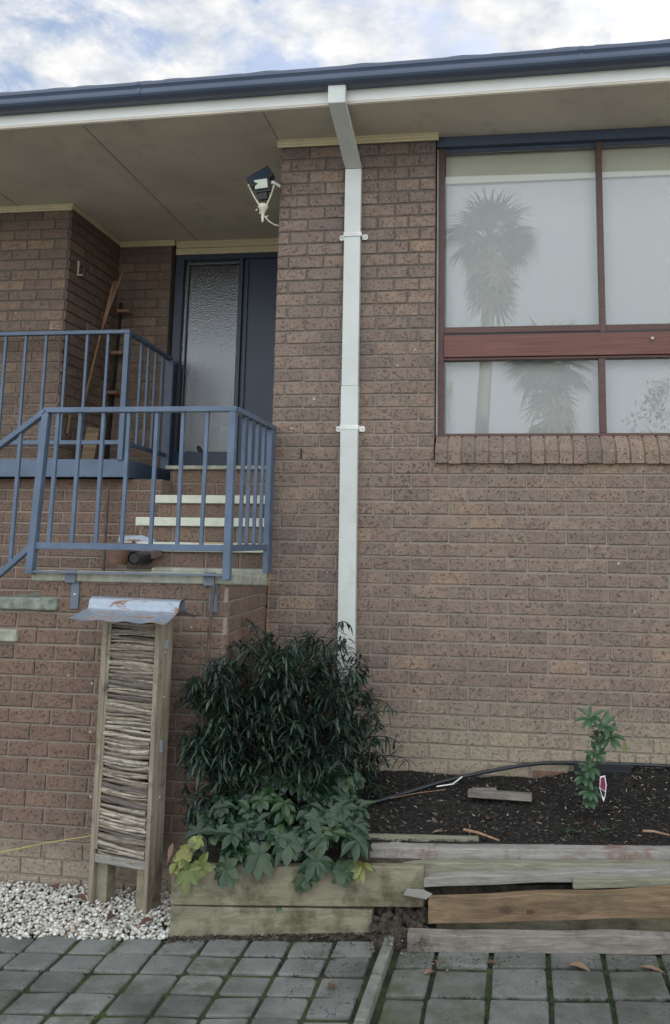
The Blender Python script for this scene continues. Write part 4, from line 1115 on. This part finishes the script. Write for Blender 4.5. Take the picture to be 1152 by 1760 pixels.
# long arching wands on the right and left
for (a, b, c) in (((-.15, -.4, -3.5), (-.0, -.38, -3.42), (.06, -.36, -3.52)), ((-.15, -.4, -3.7), (.02, -.36, -3.62), (.12, -.34, -3.72)), ((-.12, -.4, -3.8), (.05, -.35, -3.74), (.15, -.33, -3.80)), ((-.86, -.85, -3.45), (-.95, -.85, -3.36), (-1.02, -.86, -3.42)), ((-.3, -.4, -3.1), (-.25, -.35, -3.0), (-.2, -.33, -3.06)), ((-.7, -.5, -3.12), (-.73, -.5, -3.02), (-.78, -.5, -3.03))):
    P0, P1, P2 = Vector(a), Vector(b), Vector(c)
    pts = [P0.lerp(P1, t/5).lerp(P1.lerp(P2, t/5), t/5) for t in range(6)]
    stm.tube(pts, [.003]*5+[.001], 5)
    for p in pts[1:]:
        for _ in range(3): leaf(lf, p, (rs.uniform(-1, 1), rs.uniform(-.6, .6), rs.uniform(-.7, .4)), (0, 0, 1), rs.uniform(.05, .10), .013, 1.2, .3, 4, rs.random(), None, [.2, .85, 1, .6, .02])
lf.build('foliage', M_shrub, sh, smooth=False); stm.build('stem', M_branch, sh)

# broad palmate plants (hellebores)
def palmate(mb, sm_, c, n=7, R_=.10, up=(0, -.3, 1), r=None, m=None, W_=.042, droop=.7, spread=3.9, stalk=None):
    up = Vector(up).normalized(); a = up.cross(Vector((0, 0, 1)))
    a = up.cross(Vector((0, 1, 0))) if a.length < .05 else a
    a.normalize(); b = up.cross(a); off = random.uniform(0, 6.28); rr = random.random() if r is None else r
    for k in range(n):
        t = off+spread*(k/(n-1)-.5)*1.35
        d = a*math.cos(t)+b*math.sin(t)+up*random.uniform(-.1, .45)
        f = 1-.35*abs(k/(n-1)-.5)*2
        leaf(mb, c, d, up, R_*f*random.uniform(.9, 1.1), W_*random.uniform(.85, 1.1), droop*random.uniform(.5, 2.2), random.uniform(.1, .45), 5, max(0, min(1, rr+random.uniform(-.2, .2))), m, [.12, .55, .95, 1, .62, .0])
    if stalk is not None: sm_.tube([stalk, Vector(stalk).lerp(Vector(c), .6)+Vector((0, 0, .03)), c], [.003, .0025, .002], 5)
he = thing('hellebore_clump', 'mass of broad dark green fingered leaves spilling over the front of the planter', 'plants', (-.4, -.95, -4.1))
hl = MB(); hs = MB()
random.seed(21)
for _ in range(125):
    u = random.random(); x = -.80+.80*u; v = random.random()
    front = sY(x)
    y = front+.02+.42*v-.05*(random.random() < .3)
    z = -4.05+.27*v*(1-.35*abs(u-.45)*2)+random.uniform(-.03, .07)
    palmate(hl, hs, (x, y, z), random.choice([6, 7, 8]), random.uniform(.07, .115), (random.uniform(-.5, .5), random.uniform(-1.2, -.3), 1), stalk=(x*.8-.08, y+.12, -4.12))
for (x, z, R_) in ((-.20, -4.08, .13), (-.47, -4.05, .12), (-.62, -4.11, .10), (-.33, -4.0, .12), (-.08, -4.13, .09), (-.25, -4.15, .09)):
    palmate(hl, hs, (x, sY(x)-.015, z), 8, R_, (random.uniform(-.2, .2), -1.4, .8), W_=.05, stalk=(x, sY(x)+.1, -4.12), r=.8, spread=4.3)
hl.build('foliage', M_hell, he); hs.build('stalk', M_stem, he)
ye = thing('yellowing_plant', 'yellow green fingered leaves hanging over the left corner of the planter', 'plant', (-.8, -1.2, -4.1))
yl = MB(); ys = MB()
for (x, y, z, R_, up, r) in ((-.82, -1.2, -4.03, .06, (-.2, -.6, 1), .6), (-.76, -1.21, -3.99, .055, (0, -1, 1), .8), (-.84, -1.22, -4.08, .06, (-.4, -.8, .8), .2), (-.78, -1.25, -4.10, .10, (-.1, -1.6, .6), .05), (-.72, -1.24, -4.08, .08, (.2, -1.6, .6), .1), (-.80, -1.23, -4.05, .06, (0, -1, .8), .5)):
    palmate(yl, ys, (x, y, z), 6, R_, up, r=r, W_=.04, stalk=(-.74, -1.12, -4.11), spread=4.0)
yl.build('foliage', M_yellow, ye); ys.build('stalk', M_stem, ye)
ye = thing('yellow_seedling', 'small rosette of yellow and cream leaves at the right end of the planter', 'plant', (.02, -1.07, -4.12))
yl = MB(); ys = MB()
for k in range(11):
    a = random.uniform(0, 6.28); leaf(yl, (.015+random.uniform(-.01, .01), -1.075, -4.10+random.uniform(-.01, .02)), (math.cos(a), -.6, math.sin(a)), (0, -1, .4), random.uniform(.05, .085), .026, .5, .2, 5, random.random(), None, [.2, .5, .9, 1, .6, 0])
yl.build('foliage', M_yellow, ye)
# pale papery leaf on the corner
q = MB(); leaf(q, (-.872, -1.21, -4.0), (-.25, -.1, -1), (-.5, -1, 0), .10, .03, .2, .3, 5, .9, None, [.4, 1, 1, .5, .2, .05]); 
tag(q.build('dry_leaf', M_deadleaf), 'pale dry curled leaf hanging at the left corner of the planter', 'leaf')
# tiny weed in the sleeper joint
q = MB()
for k in range(9): 
    a = random.uniform(0, 6.28); leaf(q, (-.37, sY(-.37)-.004, -4.285), (math.cos(a), -.7, math.sin(a)), (0, -1, .3), .022, .012, .4, .2, 3, random.random(), None, [.3, 1, .9, 0])
tag(q.build('weed_sprig', M_young), 'tiny bright green weed growing from the joint between the sleepers', 'weed')

# young plant with whorled leaves and a plastic tag
yp = thing('young_plant', 'young upright plant with whorled oblong leaves in the mulch beside the wall', 'plant', (1.142, -.50, -3.93))
yl = MB(); ys = MB(); random.seed(5)
def P3(u, v): return Vector((1.142+(u-1010)*.00345, -.47+random.uniform(-.02, .02), -3.935-(v-1395)*.00322))
stempts = [P3(1005, 1400), P3(1012, 1350), P3(1020, 1300), P3(1030, 1265), P3(1038, 1250)]
ys.tube([Vector((1.14, -.47, -3.96))]+stempts, [.005, .005, .004, .004, .003, .002], 6)
ys.tube([P3(1020, 1300), P3(1016, 1275), P3(1012, 1262)], [.003, .0025, .002], 6)
def whorl(c, n, Lr, tilt=.5, W_=.028, side=0):
    for k in range(n):
        a = 6.28*k/n+random.uniform(-.2, .2)
        d = Vector((math.cos(a)+side, -.35+math.sin(a)*.6, tilt+math.sin(a)*.5+random.uniform(-.25, .25)))
        leaf(yl, c, d, (0, -.6, 1), random.uniform(*Lr), W_*random.uniform(.8, 1.1), random.uniform(.3, .9), .25, 5, random.random(), None, [.15, .55, .9, 1, .7, .0])
whorl(P3(1012, 1262), 9, (.07, .10), .35, side=-.25); whorl(P3(1036, 1272), 8, (.07, .10), .3); whorl(P3(1042, 1290), 7, (.07, .1), .1, side=.4)
whorl(P3(1026, 1300), 7, (.06, .08)); whorl(P3(1020, 1318), 7, (.06, .09)); whorl(P3(1010, 1340), 9, (.06, .09), .2); whorl(P3(1002, 1355), 8, (.06, .085), .1); whorl(P3(1010, 1375), 8, (.05, .08), 0); whorl(P3(1008, 1390), 6, (.04, .07), -.2)
yl.build('foliage', M_young, yp); ys.build('stem', M_stem, yp)
q = MB(); q.tube([P3(1040, 1290), P3(1055, 1286), P3(1062, 1294)], .0015, 5); leaf(q, P3(1062, 1294), (.1, -.1, -1), (0, -1, 0), .07, .02, .1, .2, 5, .9, None, [.2, .8, 1, 1, .5, 0]); q.build('yellow_leaf', M_yellow, yp)
tg = MB(); c = P3(1027, 1366)
pts = [(-.012, .058), (.014, .066), (.020, .02), (.014, -.035), (.004, -.068), (-.006, -.04), (-.016, .0)]
tg.add([c+Vector((a, -.05, b)) for a, b in pts]+[c+Vector((a, -.048, b)) for a, b in pts], [tuple(range(7)), tuple(range(13, 6, -1))]+[(i, (i+1) % 7, 7+(i+1) % 7, 7+i) for i in range(7)])
tgo = tg.build('plant_tag', M_whiteplastic); tag(tgo, 'white edged magenta plastic plant tag leaning on the young plant', 'plant tag')
tg = MB(); pts = [(-.009, .052), (.010, .059), (.0155, .018), (.012, -.012), (-.013, .002)]
tg.add([c+Vector((a, -.0515, b)) for a, b in pts], [tuple(range(5))]); tg.build('printed_picture', M_tagp, tgo)
tg = MB(); pts = [(-.012, -.002), (.012, -.016), (.008, -.045), (-.003, -.036)]
tg.add([c+Vector((a, -.0515, b)) for a, b in pts], [tuple(range(4))]); tg.build('printed_band', M_black, tgo)
for (x, y, lab) in ((1.02, -.62, 'small round leafed seedling in the mulch left of the young plant'), (1.20, -.60, 'small narrow leafed seedling in the mulch right of the young plant stem')):
    q = MB()
    for k in range(8):
        a = random.uniform(0, 6.28); leaf(q, (x+random.uniform(-.015, .015), y, soilz(x, y)+random.uniform(.01, .03)), (math.cos(a), -.4+math.sin(a)*.5, .5), (0, 0, 1), .035, .022, .5, .2, 4, random.random(), None, [.3, 1, 1, .6, 0])
    q.tube([(x, y, soilz(x, y)-.01), (x, y, soilz(x, y)+.03)], .002, 5)
    tag(q.build('seedling', M_young), lab, 'seedling', 'seedlings in the mulch')

# black drip pipe along the wall, box, wood scraps
q = MB()
hp = [(-.25, -.52, -4.0), (-.03, -.47, -3.975), (.15, -.33, -3.955), (.34, -.20, -3.925), (.55, -.10, -3.895), (.81, -.045, -3.853), (1.0, -.04, -3.832), (1.3, -.04, -3.824), (1.7, -.04, -3.822), (2.6, -.04, -3.83)]
sm_ = []
for i in range(len(hp)-1):
    for k in range(6):
        t = k/6; a0 = Vector(hp[max(i-1, 0)]); a1 = Vector(hp[i]); a2 = Vector(hp[i+1]); a3 = Vector(hp[min(i+2, len(hp)-1)])
        sm_.append(.5*((2*a1)+(a2-a0)*t+(2*a0-5*a1+4*a2-a3)*t*t+(3*a1-a0-3*a2+a3)*t**3))
sm_.append(Vector(hp[-1]))
q.tube([v_-Vector((0, 0, .016)) for v_ in sm_], .0105, 10)
tag(q.build('garden_hose', M_hose, smooth=True), 'black irrigation hose running along the foot of the wall over the mulch', 'hose')
q = MB(); q.box(1.10, 1.42, -.06, -.014, -3.905, -3.838); q.box(1.11, 1.41, -.064, -.0605, -3.90, -3.87)
tag(q.build('vent_box', M_hose, bevel=.004), 'dark plastic vent box under the hose behind the young plant', 'vent')
q = MB(); c0 = Vector((.49, -.315, -3.962)); c1 = Vector((.84, -.355, -3.955)); q.bar(c0, c1, .05, .035); q.bar(c0+Vector((.02, .03, .0)), c0.lerp(c1, .45)+Vector((0, .045, .005)), .045, .03)
tag(q.build('wood_offcut', M_pinkboard, bevel=.003), 'dark brown flat wood offcut lying in the mulch', 'wood offcut')
q = MB(); q.tube([(.31, -.285, -3.945), (.37, -.27, -3.938), (.40, -.25, -3.937), (.42, -.215, -3.93), (.45, -.18, -3.915)], .0035, 6)
tag(q.build('white_tube', M_whiteplastic), 'short thin white plastic tube lying on the mulch', 'tube')
q = MB(); q.tube([(.05, -.42, -3.985), (.2, -.36, -3.965), (.36, -.30, -3.955)], .0018, 5); tag(q.build('dry_stalk', M_stickw), 'long thin dry stalk lying on the mulch near the hose', 'stalk')
for a, b, rr, lab in (((.48, -.70, -4.03), (.66, -.78, -4.045), .007, 'brown broken twig lying at the board edge of the mulch'), ((1.38, -.66, -4.0), (1.50, -.70, -4.0), .006, 'pale short twig lying in the mulch at the right')):
    q = MB(); A_, B_ = Vector(a), Vector(b); q.tube([A_, A_.lerp(B_, .4)+Vector((0, 0, .006)), B_], [rr, rr*.9, rr*.6], 7)
    tag(q.build('twig', M_stickw), lab, 'twig', 'twigs in the mulch')
def drop_leaf(x, y, z, L_, W_, a, lab, r=.7):
    q = MB(); leaf(q, (x, y, z+.006), (math.cos(a), math.sin(a), .15), (0, 0, 1), L_, W_, .5, .5, 5, r, None, [.15, .7, 1, .85, .45, 0])
    tag(q.build('fallen_leaf', M_deadleaf), lab, 'leaf', 'fallen leaves')
drop_leaf(.32, -.72, soilz(.32, -.72)+.006, .09, .03, .5, 'orange brown curled leaf lying on the mulch above the grey board', 1)
drop_leaf(.60, -.54, soilz(.6, -.54)+.008, .05, .045, 1.2, 'small red brown leaf on the mulch below the wood offcut', .2)
drop_leaf(1.05, -.53, soilz(1.05, -.53)+.006, .05, .02, .4, 'narrow brown leaf on the mulch left of the young plant', .4)
drop_leaf(.34, -1.37, GZ+.002, .06, .035, .8, 'pale tan crumpled leaf on the mossy pavers near the edging strip', 1)
drop_leaf(.385, -1.27, GZ+.002, .035, .02, 1.8, 'tiny orange leaf just in front of the lowest board', .8)
drop_leaf(.60, -1.235, GZ+.002, .045, .03, .2, 'small red leaf against the middle of the lowest board', .1)
drop_leaf(.96, -1.20, GZ+.002, .10, .05, -.2, 'large light brown leaf under the front edge of the lowest board', .9)
drop_leaf(1.27, -1.165, GZ+.002, .12, .035, -.25, 'long pinkish brown leaf on pavers at far right', .8)
drop_leaf(-.05, -1.54, GZ+.002, .05, .035, .9, 'dull brown leaf on grey paver left of the edging strip', .3)
drop_leaf(1.62, -1.12, GZ+.002, .08, .035, .5, 'curled tan leaf on pavers at the right edge of the photo', 1)
for i, (x, y, lab) in enumerate(((-1.48, -.95, 'dark brown leaf on the white pebbles left of the insect hotel'), (-1.20, -1.15, 'red brown leaf on the pebbles in front of the insect hotel'), (-1.62, -.86, 'brown leaf on the pebbles close under the brick wall'), (-.99, -1.12, 'dark red leaf on pebbles at the right foot of the insect hotel'))):
    drop_leaf(x, y, GZ+.022, .07, .05, i*1.3, lab, .12)

# rusty conduit leaning beside the hotel, strings
q = MB(); q.tube([(-.872, -.80, -2.825), (-.872, -.80, -2.86)], .016, 10); q.tube([(-.872, -.80, -2.84), (-.878, -.84, -3.4), (-.890, -.90, -4.11)], .0095, 10)
tag(q.build('rusty_pole', M_rusty, smooth=False), 'thin rusty pole leaning against the landing slab between hotel and shrub', 'pole')
q = MB(); q.tube([(-.772, -.03, -2.77), (-.774, -.032, -2.95), (-.779, -.03, -3.3)], .002, 5)
tag(q.build('orange_string', M_string), 'orange string hanging down the wall from the landing corner', 'string')
q = MB(); q.tube([(-2.6, -.79, -4.33), (-1.994, -.80, -4.248), (-1.7, -.85, -4.165), (-1.40, -.93, -4.085)], .0022, 5)
tag(q.build('yellow_string', M_ystring), 'yellow string stretched from the wall to the insect hotel', 'string')
q = MB(); q.tube([(-1.35, .1, -2.60), (-1.1, -.15, -2.60), (-.8, -.05, -2.605)], .002, 5)
tag(q.build('brown_cord', M_string), 'thin brown cord stretched behind the lower rail', 'string')

# ---------------------------------------------------------------- things on the landings
def tapered(name, a, b, wa, wb, m, label, cat, up=(0, 1, 0)):
    q = MB(); a, b = Vector(a), Vector(b); q.bar(a, b, wa, wb, up=up); return tag(q.build(name, m, bevel=.003), label, cat)
tr = thing('broken_trellis', 'broken fan of split orange timber strips leaning in the recess corner', 'trellis', (-2.74, 1.25, -1.45))
random.seed(3)
lo = Vector((-2.76, 1.2, -1.50))
for k, (tx, tz) in enumerate(((-2.585, -.24), (-2.615, -.32), (-2.64, -.33), (-2.665, -.34), (-2.68, -.36))):
    q = MB(); tp = Vector((tx, 1.42, tz)); jn = Vector((-2.70+.003*k, 1.31, -.82+.02*k))
    q.bar(jn, tp, .011, .007, up=(0, 1, 0))
    if k < 2: q.bar(lo+Vector((0, 0, .05*k)), jn, .013, .010, up=(0, 1, 0))
    q.build('slat', M_stickw, tr, bevel=.002)
sf = thing('shelf_rack', 'dark narrow rack with three pale shelf edges standing in the recess', 'shelf', (-2.7, 1.66, -1.99))
q = MB(); q.bar((-2.79, 1.72, -1.99), (-2.74, 1.72, -.45), .02, .03, up=(0, 1, 0)); q.build('side_rail', M_black, sf)
for x, z in ((-2.675, -.55), (-2.71, -.935), (-2.755, -1.295)):
    q = MB(); q.box(x-.055, x+.06, 1.625, 1.735, z-.014, z+.014); q.build('shelf_board', M_stickw, sf, bevel=.002)
q = MB(); q.bar((-2.60, 1.02, -1.985), (-2.565, 1.02, -1.70), .018, .11, up=(1, 0, 0)); 
tag(q.build('wood_board', M_pine, bevel=.002), 'short upright piece of bare wood on the upper landing floor', 'wood board')
q = MB(); q.bar((-2.80+.03, 1.0, -1.75), (-2.80+.045, 1.0, -1.60), .02, .03, up=(0, 1, 0)); tag(q.build('wood_stick', M_pine), 'small pale stick end beside the recess wall near the floor', 'stick')
# bell / small lamp on the reveal wall
lp = thing('wall_lamp', 'small old metal wall lamp on the dark side wall of the recess', 'lamp', (-2.79, 1.02, -.36))
q = MB(); q.bar((-2.795, 1.03, -.42), (-2.795, 1.03, -.29), .02, .012, up=(1, 0, 0)); q.bar((-2.79, 1.03, -.41), (-2.745, 1.03, -.415), .012, .012); q.build('backplate', M_creamfix, lp, bevel=.003)
q = MB(); q.tube([(-2.745, 1.03, -.42), (-2.745, 1.03, -.40), (-2.74, 1.03, -.34), (-2.745, 1.03, -.29)], [.008, .012, .010, .003], 10); q.build('lantern', M_rusty, lp, smooth=True)
# junk under the steps
q = MB()
A_ = Vector((-1.93, .3, ZS))
q.add([(-1.99, .35, ZS), (-1.72, .32, ZS), (-1.70, .32, ZS+.17), (-1.80, .34, ZS+.20), (-1.98, .36, ZS+.19), (-1.99, .37, ZS), (-1.72, .34, ZS), (-1.70, .34, ZS+.17), (-1.80, .36, ZS+.20), (-1.98, .38, ZS+.19)],
      [(0, 1, 2, 3, 4), (9, 8, 7, 6, 5)]+[(i, (i+1) % 5, 5+(i+1) % 5, 5+i) for i in range(5)])
tag(q.build('sheet_offcut', M_galv), 'rusty folded sheet metal offcut standing at the back of the landing slab', 'sheet metal')
q = MB(); q.tube([(-1.86, .12, ZS+.005), (-1.86, .12, ZS+.02), (-1.86, .12, ZS+.13), (-1.86, .12, ZS+.15)], [.055, .062, .082, .085], 16)
tag(q.build('plant_pot', M_terra, smooth=False), 'broken terracotta pot on the landing slab below the steps', 'pot')
q = MB(); q.tube([(-1.71, .02, ZS+.05), (-1.71, .16, ZS+.05), (-1.71, .28, ZS+.055)], [.040, .045, .045], 14, cap=False); q.tube([(-1.71, .03, ZS+.05), (-1.71, .05, ZS+.05)], [.034, .034], 14)
tag(q.build('pipe_offcut', M_black), 'short dark pipe end lying on the slab beside the steps', 'pipe')
q = MB(); q.bar((-1.80, .18, ZS+.02), (-1.60, .22, ZS+.09), .02, .05); q.bar((-1.93, .15, ZS+.01), (-1.78, .2, ZS+.15), .02, .04)
tag(q.build('rusty_bracket', M_rusty), 'dark rusty bracket leaning on the pot behind the lower rail', 'bracket')
q = MB(); q.tube([(-2.30, .80, -2.2), (-2.30, .80, -4.0)], .012, 8); q.tube([(-1.97, .84, -2.55), (-1.97, .84, -3.3)], .009, 8)
tag(q.build('rusty_pipes', M_rusty), 'thin rusty pipes running down the dark wall below the landing', 'pipes')

# ---------------------------------------------------------------- security flood light and old bracket on the pillar
fl = thing('security_light', 'black security floodlight with pale sensor panel at the top of the brick pillar', 'floodlight', (-.84, -.05, -.25))
T = Matrix.Translation((-.905, -.10, -.165)) @ Euler((math.radians(-20), math.radians(-33), math.radians(8))).to_matrix().to_4x4()
q = MB(); q.box(-.085, .085, -.022, .022, -.048, .048, M=T); q.box(-.078, .078, .022, .045, -.030, .030, M=T)
for k in range(7): q.box(-.075+k*.024, -.069+k*.024, .045, .056, -.028, .028, M=T)
q.build('lamp_head', M_black, fl, bevel=.004)
q = MB(); q.box(-.070, .070, -.0245, -.0225, -.034, .034, M=T); q.build('glass', M_floodglass, fl)
T2 = Matrix.Translation((-.892, -.13, -.222)) @ Euler((math.radians(12), math.radians(-3), math.radians(-6))).to_matrix().to_4x4()
q = MB(); q.box(-.045, .045, -.008, .008, -.030, .030, M=T2); q.build('sensor_panel', M_sensor, fl, bevel=.003)
q = MB(); q.box(-.052, .056, .009, .045, -.052, .036, M=T2); q.box(-.03, .03, .01, .05, -.10, -.053, M=T2); q.build('housing', M_black, fl, bevel=.004)
q = MB(); q.bar((-.83, -.10, -.20), (-.80, -.03, -.20), .03, .02); q.build('arm', M_whiteplastic, fl)
cb = thing('coach_lamp_bracket', 'cream scrolled bracket of an old coach lamp fixed on the pillar below the floodlight', 'lamp bracket', (-.84, -.06, -.46))
q = MB()
for s, tx in ((-1, -.988), (1, -.815)):
    b_ = Vector((-.885+s*.022, -.09, -.36)); q.tube([b_, b_.lerp(Vector((tx, -.09, -.215)), .5)+Vector((s*.004, 0, 0)), (tx, -.09, -.215)], .0055, 7)
q.tube([(-.988, -.09, -.205), (-.988, -.09, -.222)], [.009, .009], 8)
q.build('frame_rod', M_creamfix, cb)
q = MB(); c = (-.885, -.09)
q.tube([(c[0], c[1], -.475), (c[0], c[1], -.462), (c[0], c[1], -.452), (c[0], c[1], -.436), (c[0], c[1], -.425), (c[0], c[1], -.405), (c[0], c[1], -.385), (c[0], c[1], -.365), (c[0], c[1], -.350)], [.004, .009, .007, .012, .009, .014, .026, .036, .030], 12)
q.build('base_cup', M_creamfix, cb, smooth=True)
q = MB(); pts = []
for i in range(14):
    a = -math.pi*.1+i*.42; rr = .012+.0022*i; pts.append((-.852+rr*math.cos(a+2.6)*.8, -.075+.004*i, -.455+rr*math.sin(a+2.6)*.8))
q.tube([(-.870, -.088, -.428), (-.862, -.085, -.445), (-.845, -.07, -.462), (-.82, -.04, -.472), (-.798, -.01, -.470)], .0055, 7)
q.tube([(-.852, -.08, -.425), (-.862, -.082, -.433), (-.862, -.082, -.447), (-.852, -.078, -.452)], .004, 6)
q.tube([(-.925, -.09, -.38), (-.932, -.09, -.392)], .006, 6); q.tube([(-.902, -.09, -.39), (-.905, -.09, -.415)], .005, 6)
q.build('scroll', M_creamfix, cb)

# ---------------------------------------------------------------- garden behind the camera (seen mirrored in the panes)
def palm(x, y, ztop, rc, lean, label, seed, skirt=2.2):
    rp_ = random.Random(seed)
    root = thing('palm_tree', label, 'palm tree', (x+lean, y, GZ), 'palms mirrored in the window')
    t_ = MB(); pts = []; top = Vector((x, y, ztop-rc*1.1)); base = Vector((x+lean, y, GZ-.1))
    for i in range(9): u = i/8; pts.append(base.lerp(top, u)+Vector((.1*math.sin(u*3), 0, 0)))
    t_.tube(pts, [.26-.09*i/8 for i in range(9)], 12); t_.build('trunk', M_trunk, root, smooth=True)
    c_ = MB(); s_ = MB()
    def fan(mb, c, d, up, R_, n=13, droop=.8):
        d = Vector(d).normalized(); sdv = d.cross(Vector(up)).normalized()
        for k in range(n):
            a = (k/(n-1)-.5)*2.9
            dd = d*math.cos(a)+sdv*math.sin(a)
            leaf(mb, c, dd, up, R_*(1-.25*abs(k/(n-1)-.5)*2)*rp_.uniform(.85, 1.1), .075, droop, .3, 3, rp_.random(), None, [.5, 1, .5, 0])
    for k in range(64):
        a = rp_.uniform(0, 6.28); e = rp_.uniform(-.5, 1.3)
        d = Vector((math.cos(a)*math.cos(e), math.sin(a)*math.cos(e), math.sin(e)))
        pl_ = top+d*rc*.45; c_.tube([top, pl_], .02, 4, .2)
        fan(c_, pl_, d, (0, 0, 1), rc*.62)
    for k in range(44):
        a = rp_.uniform(0, 6.28); zz = rp_.uniform(0, skirt); rr = .35+.35*rp_.random()*(1-zz/skirt*.5)
        c = top+Vector((math.cos(a)*rr, math.sin(a)*rr, -.2-zz*.85))
        fan(s_, c, (math.cos(a)*.4, math.sin(a)*.4, -1), (math.cos(a), math.sin(a), .3), rc*.6, 8, .2)
    c_.build('crown', M_palm, root); s_.build('dead_skirt', M_skirt, root)
palm(.55, -20, 8.9, 1.75, -.75, 'tall fan palm with dead frond skirt mirrored in the upper left pane', 1)
palm(2.15, -17, 3.9, 1.5, .1, 'shorter fan palm mirrored in the lower left pane', 2, 2.6)
def bushtree(x, y, h, r, label, seed):
    rp_ = random.Random(seed); root = thing('garden_tree', label, 'tree', (x, y, GZ), 'trees mirrored in the window')
    t_ = MB(); t_.tube([(x, y, GZ-.1), (x+.1, y, GZ+h*.35), (x, y, GZ+h*.8)], [.16, .11, .04], 8)
    for k in range(7): a = rp_.uniform(0, 6.28); t_.tube([(x, y, GZ+h*(.3+.06*k)), (x+math.cos(a)*r*.7, y+math.sin(a)*r*.7, GZ+h*(.5+.06*k))], [.05, .015], 6)
    t_.build('trunk', M_trunk, root)
    l_ = MB()
    for k in range(60):
        a = rp_.uniform(0, 6.28); e = rp_.uniform(-1, 1.5); rr = r*rp_.uniform(.5, 1)
        c = Vector((x+math.cos(a)*math.cos(e)*rr, y+math.sin(a)*math.cos(e)*rr, GZ+h*.62+math.sin(e)*h*.36*rp_.uniform(.7, 1)))
        for j in range(26):
            b_ = c+Vector([rp_.gauss(0, .16) for _ in range(3)])
            leaf(l_, b_, (rp_.uniform(-1, 1), rp_.uniform(-1, 1), rp_.uniform(-.5, 1)), (0, 0, 1), .16, .07, .4, .2, 2, rp_.random(), None, [.4, 1, 0])
    l_.build('crown', M_palm, root)
bushtree(6.2, -19, 7.2, 2.0, 'bushy green tree mirrored in the lower right pane', 3)
bushtree(-6.5, -24, 6.0, 2.4, 'bushy tree at the far left end of the garden behind the camera', 4)
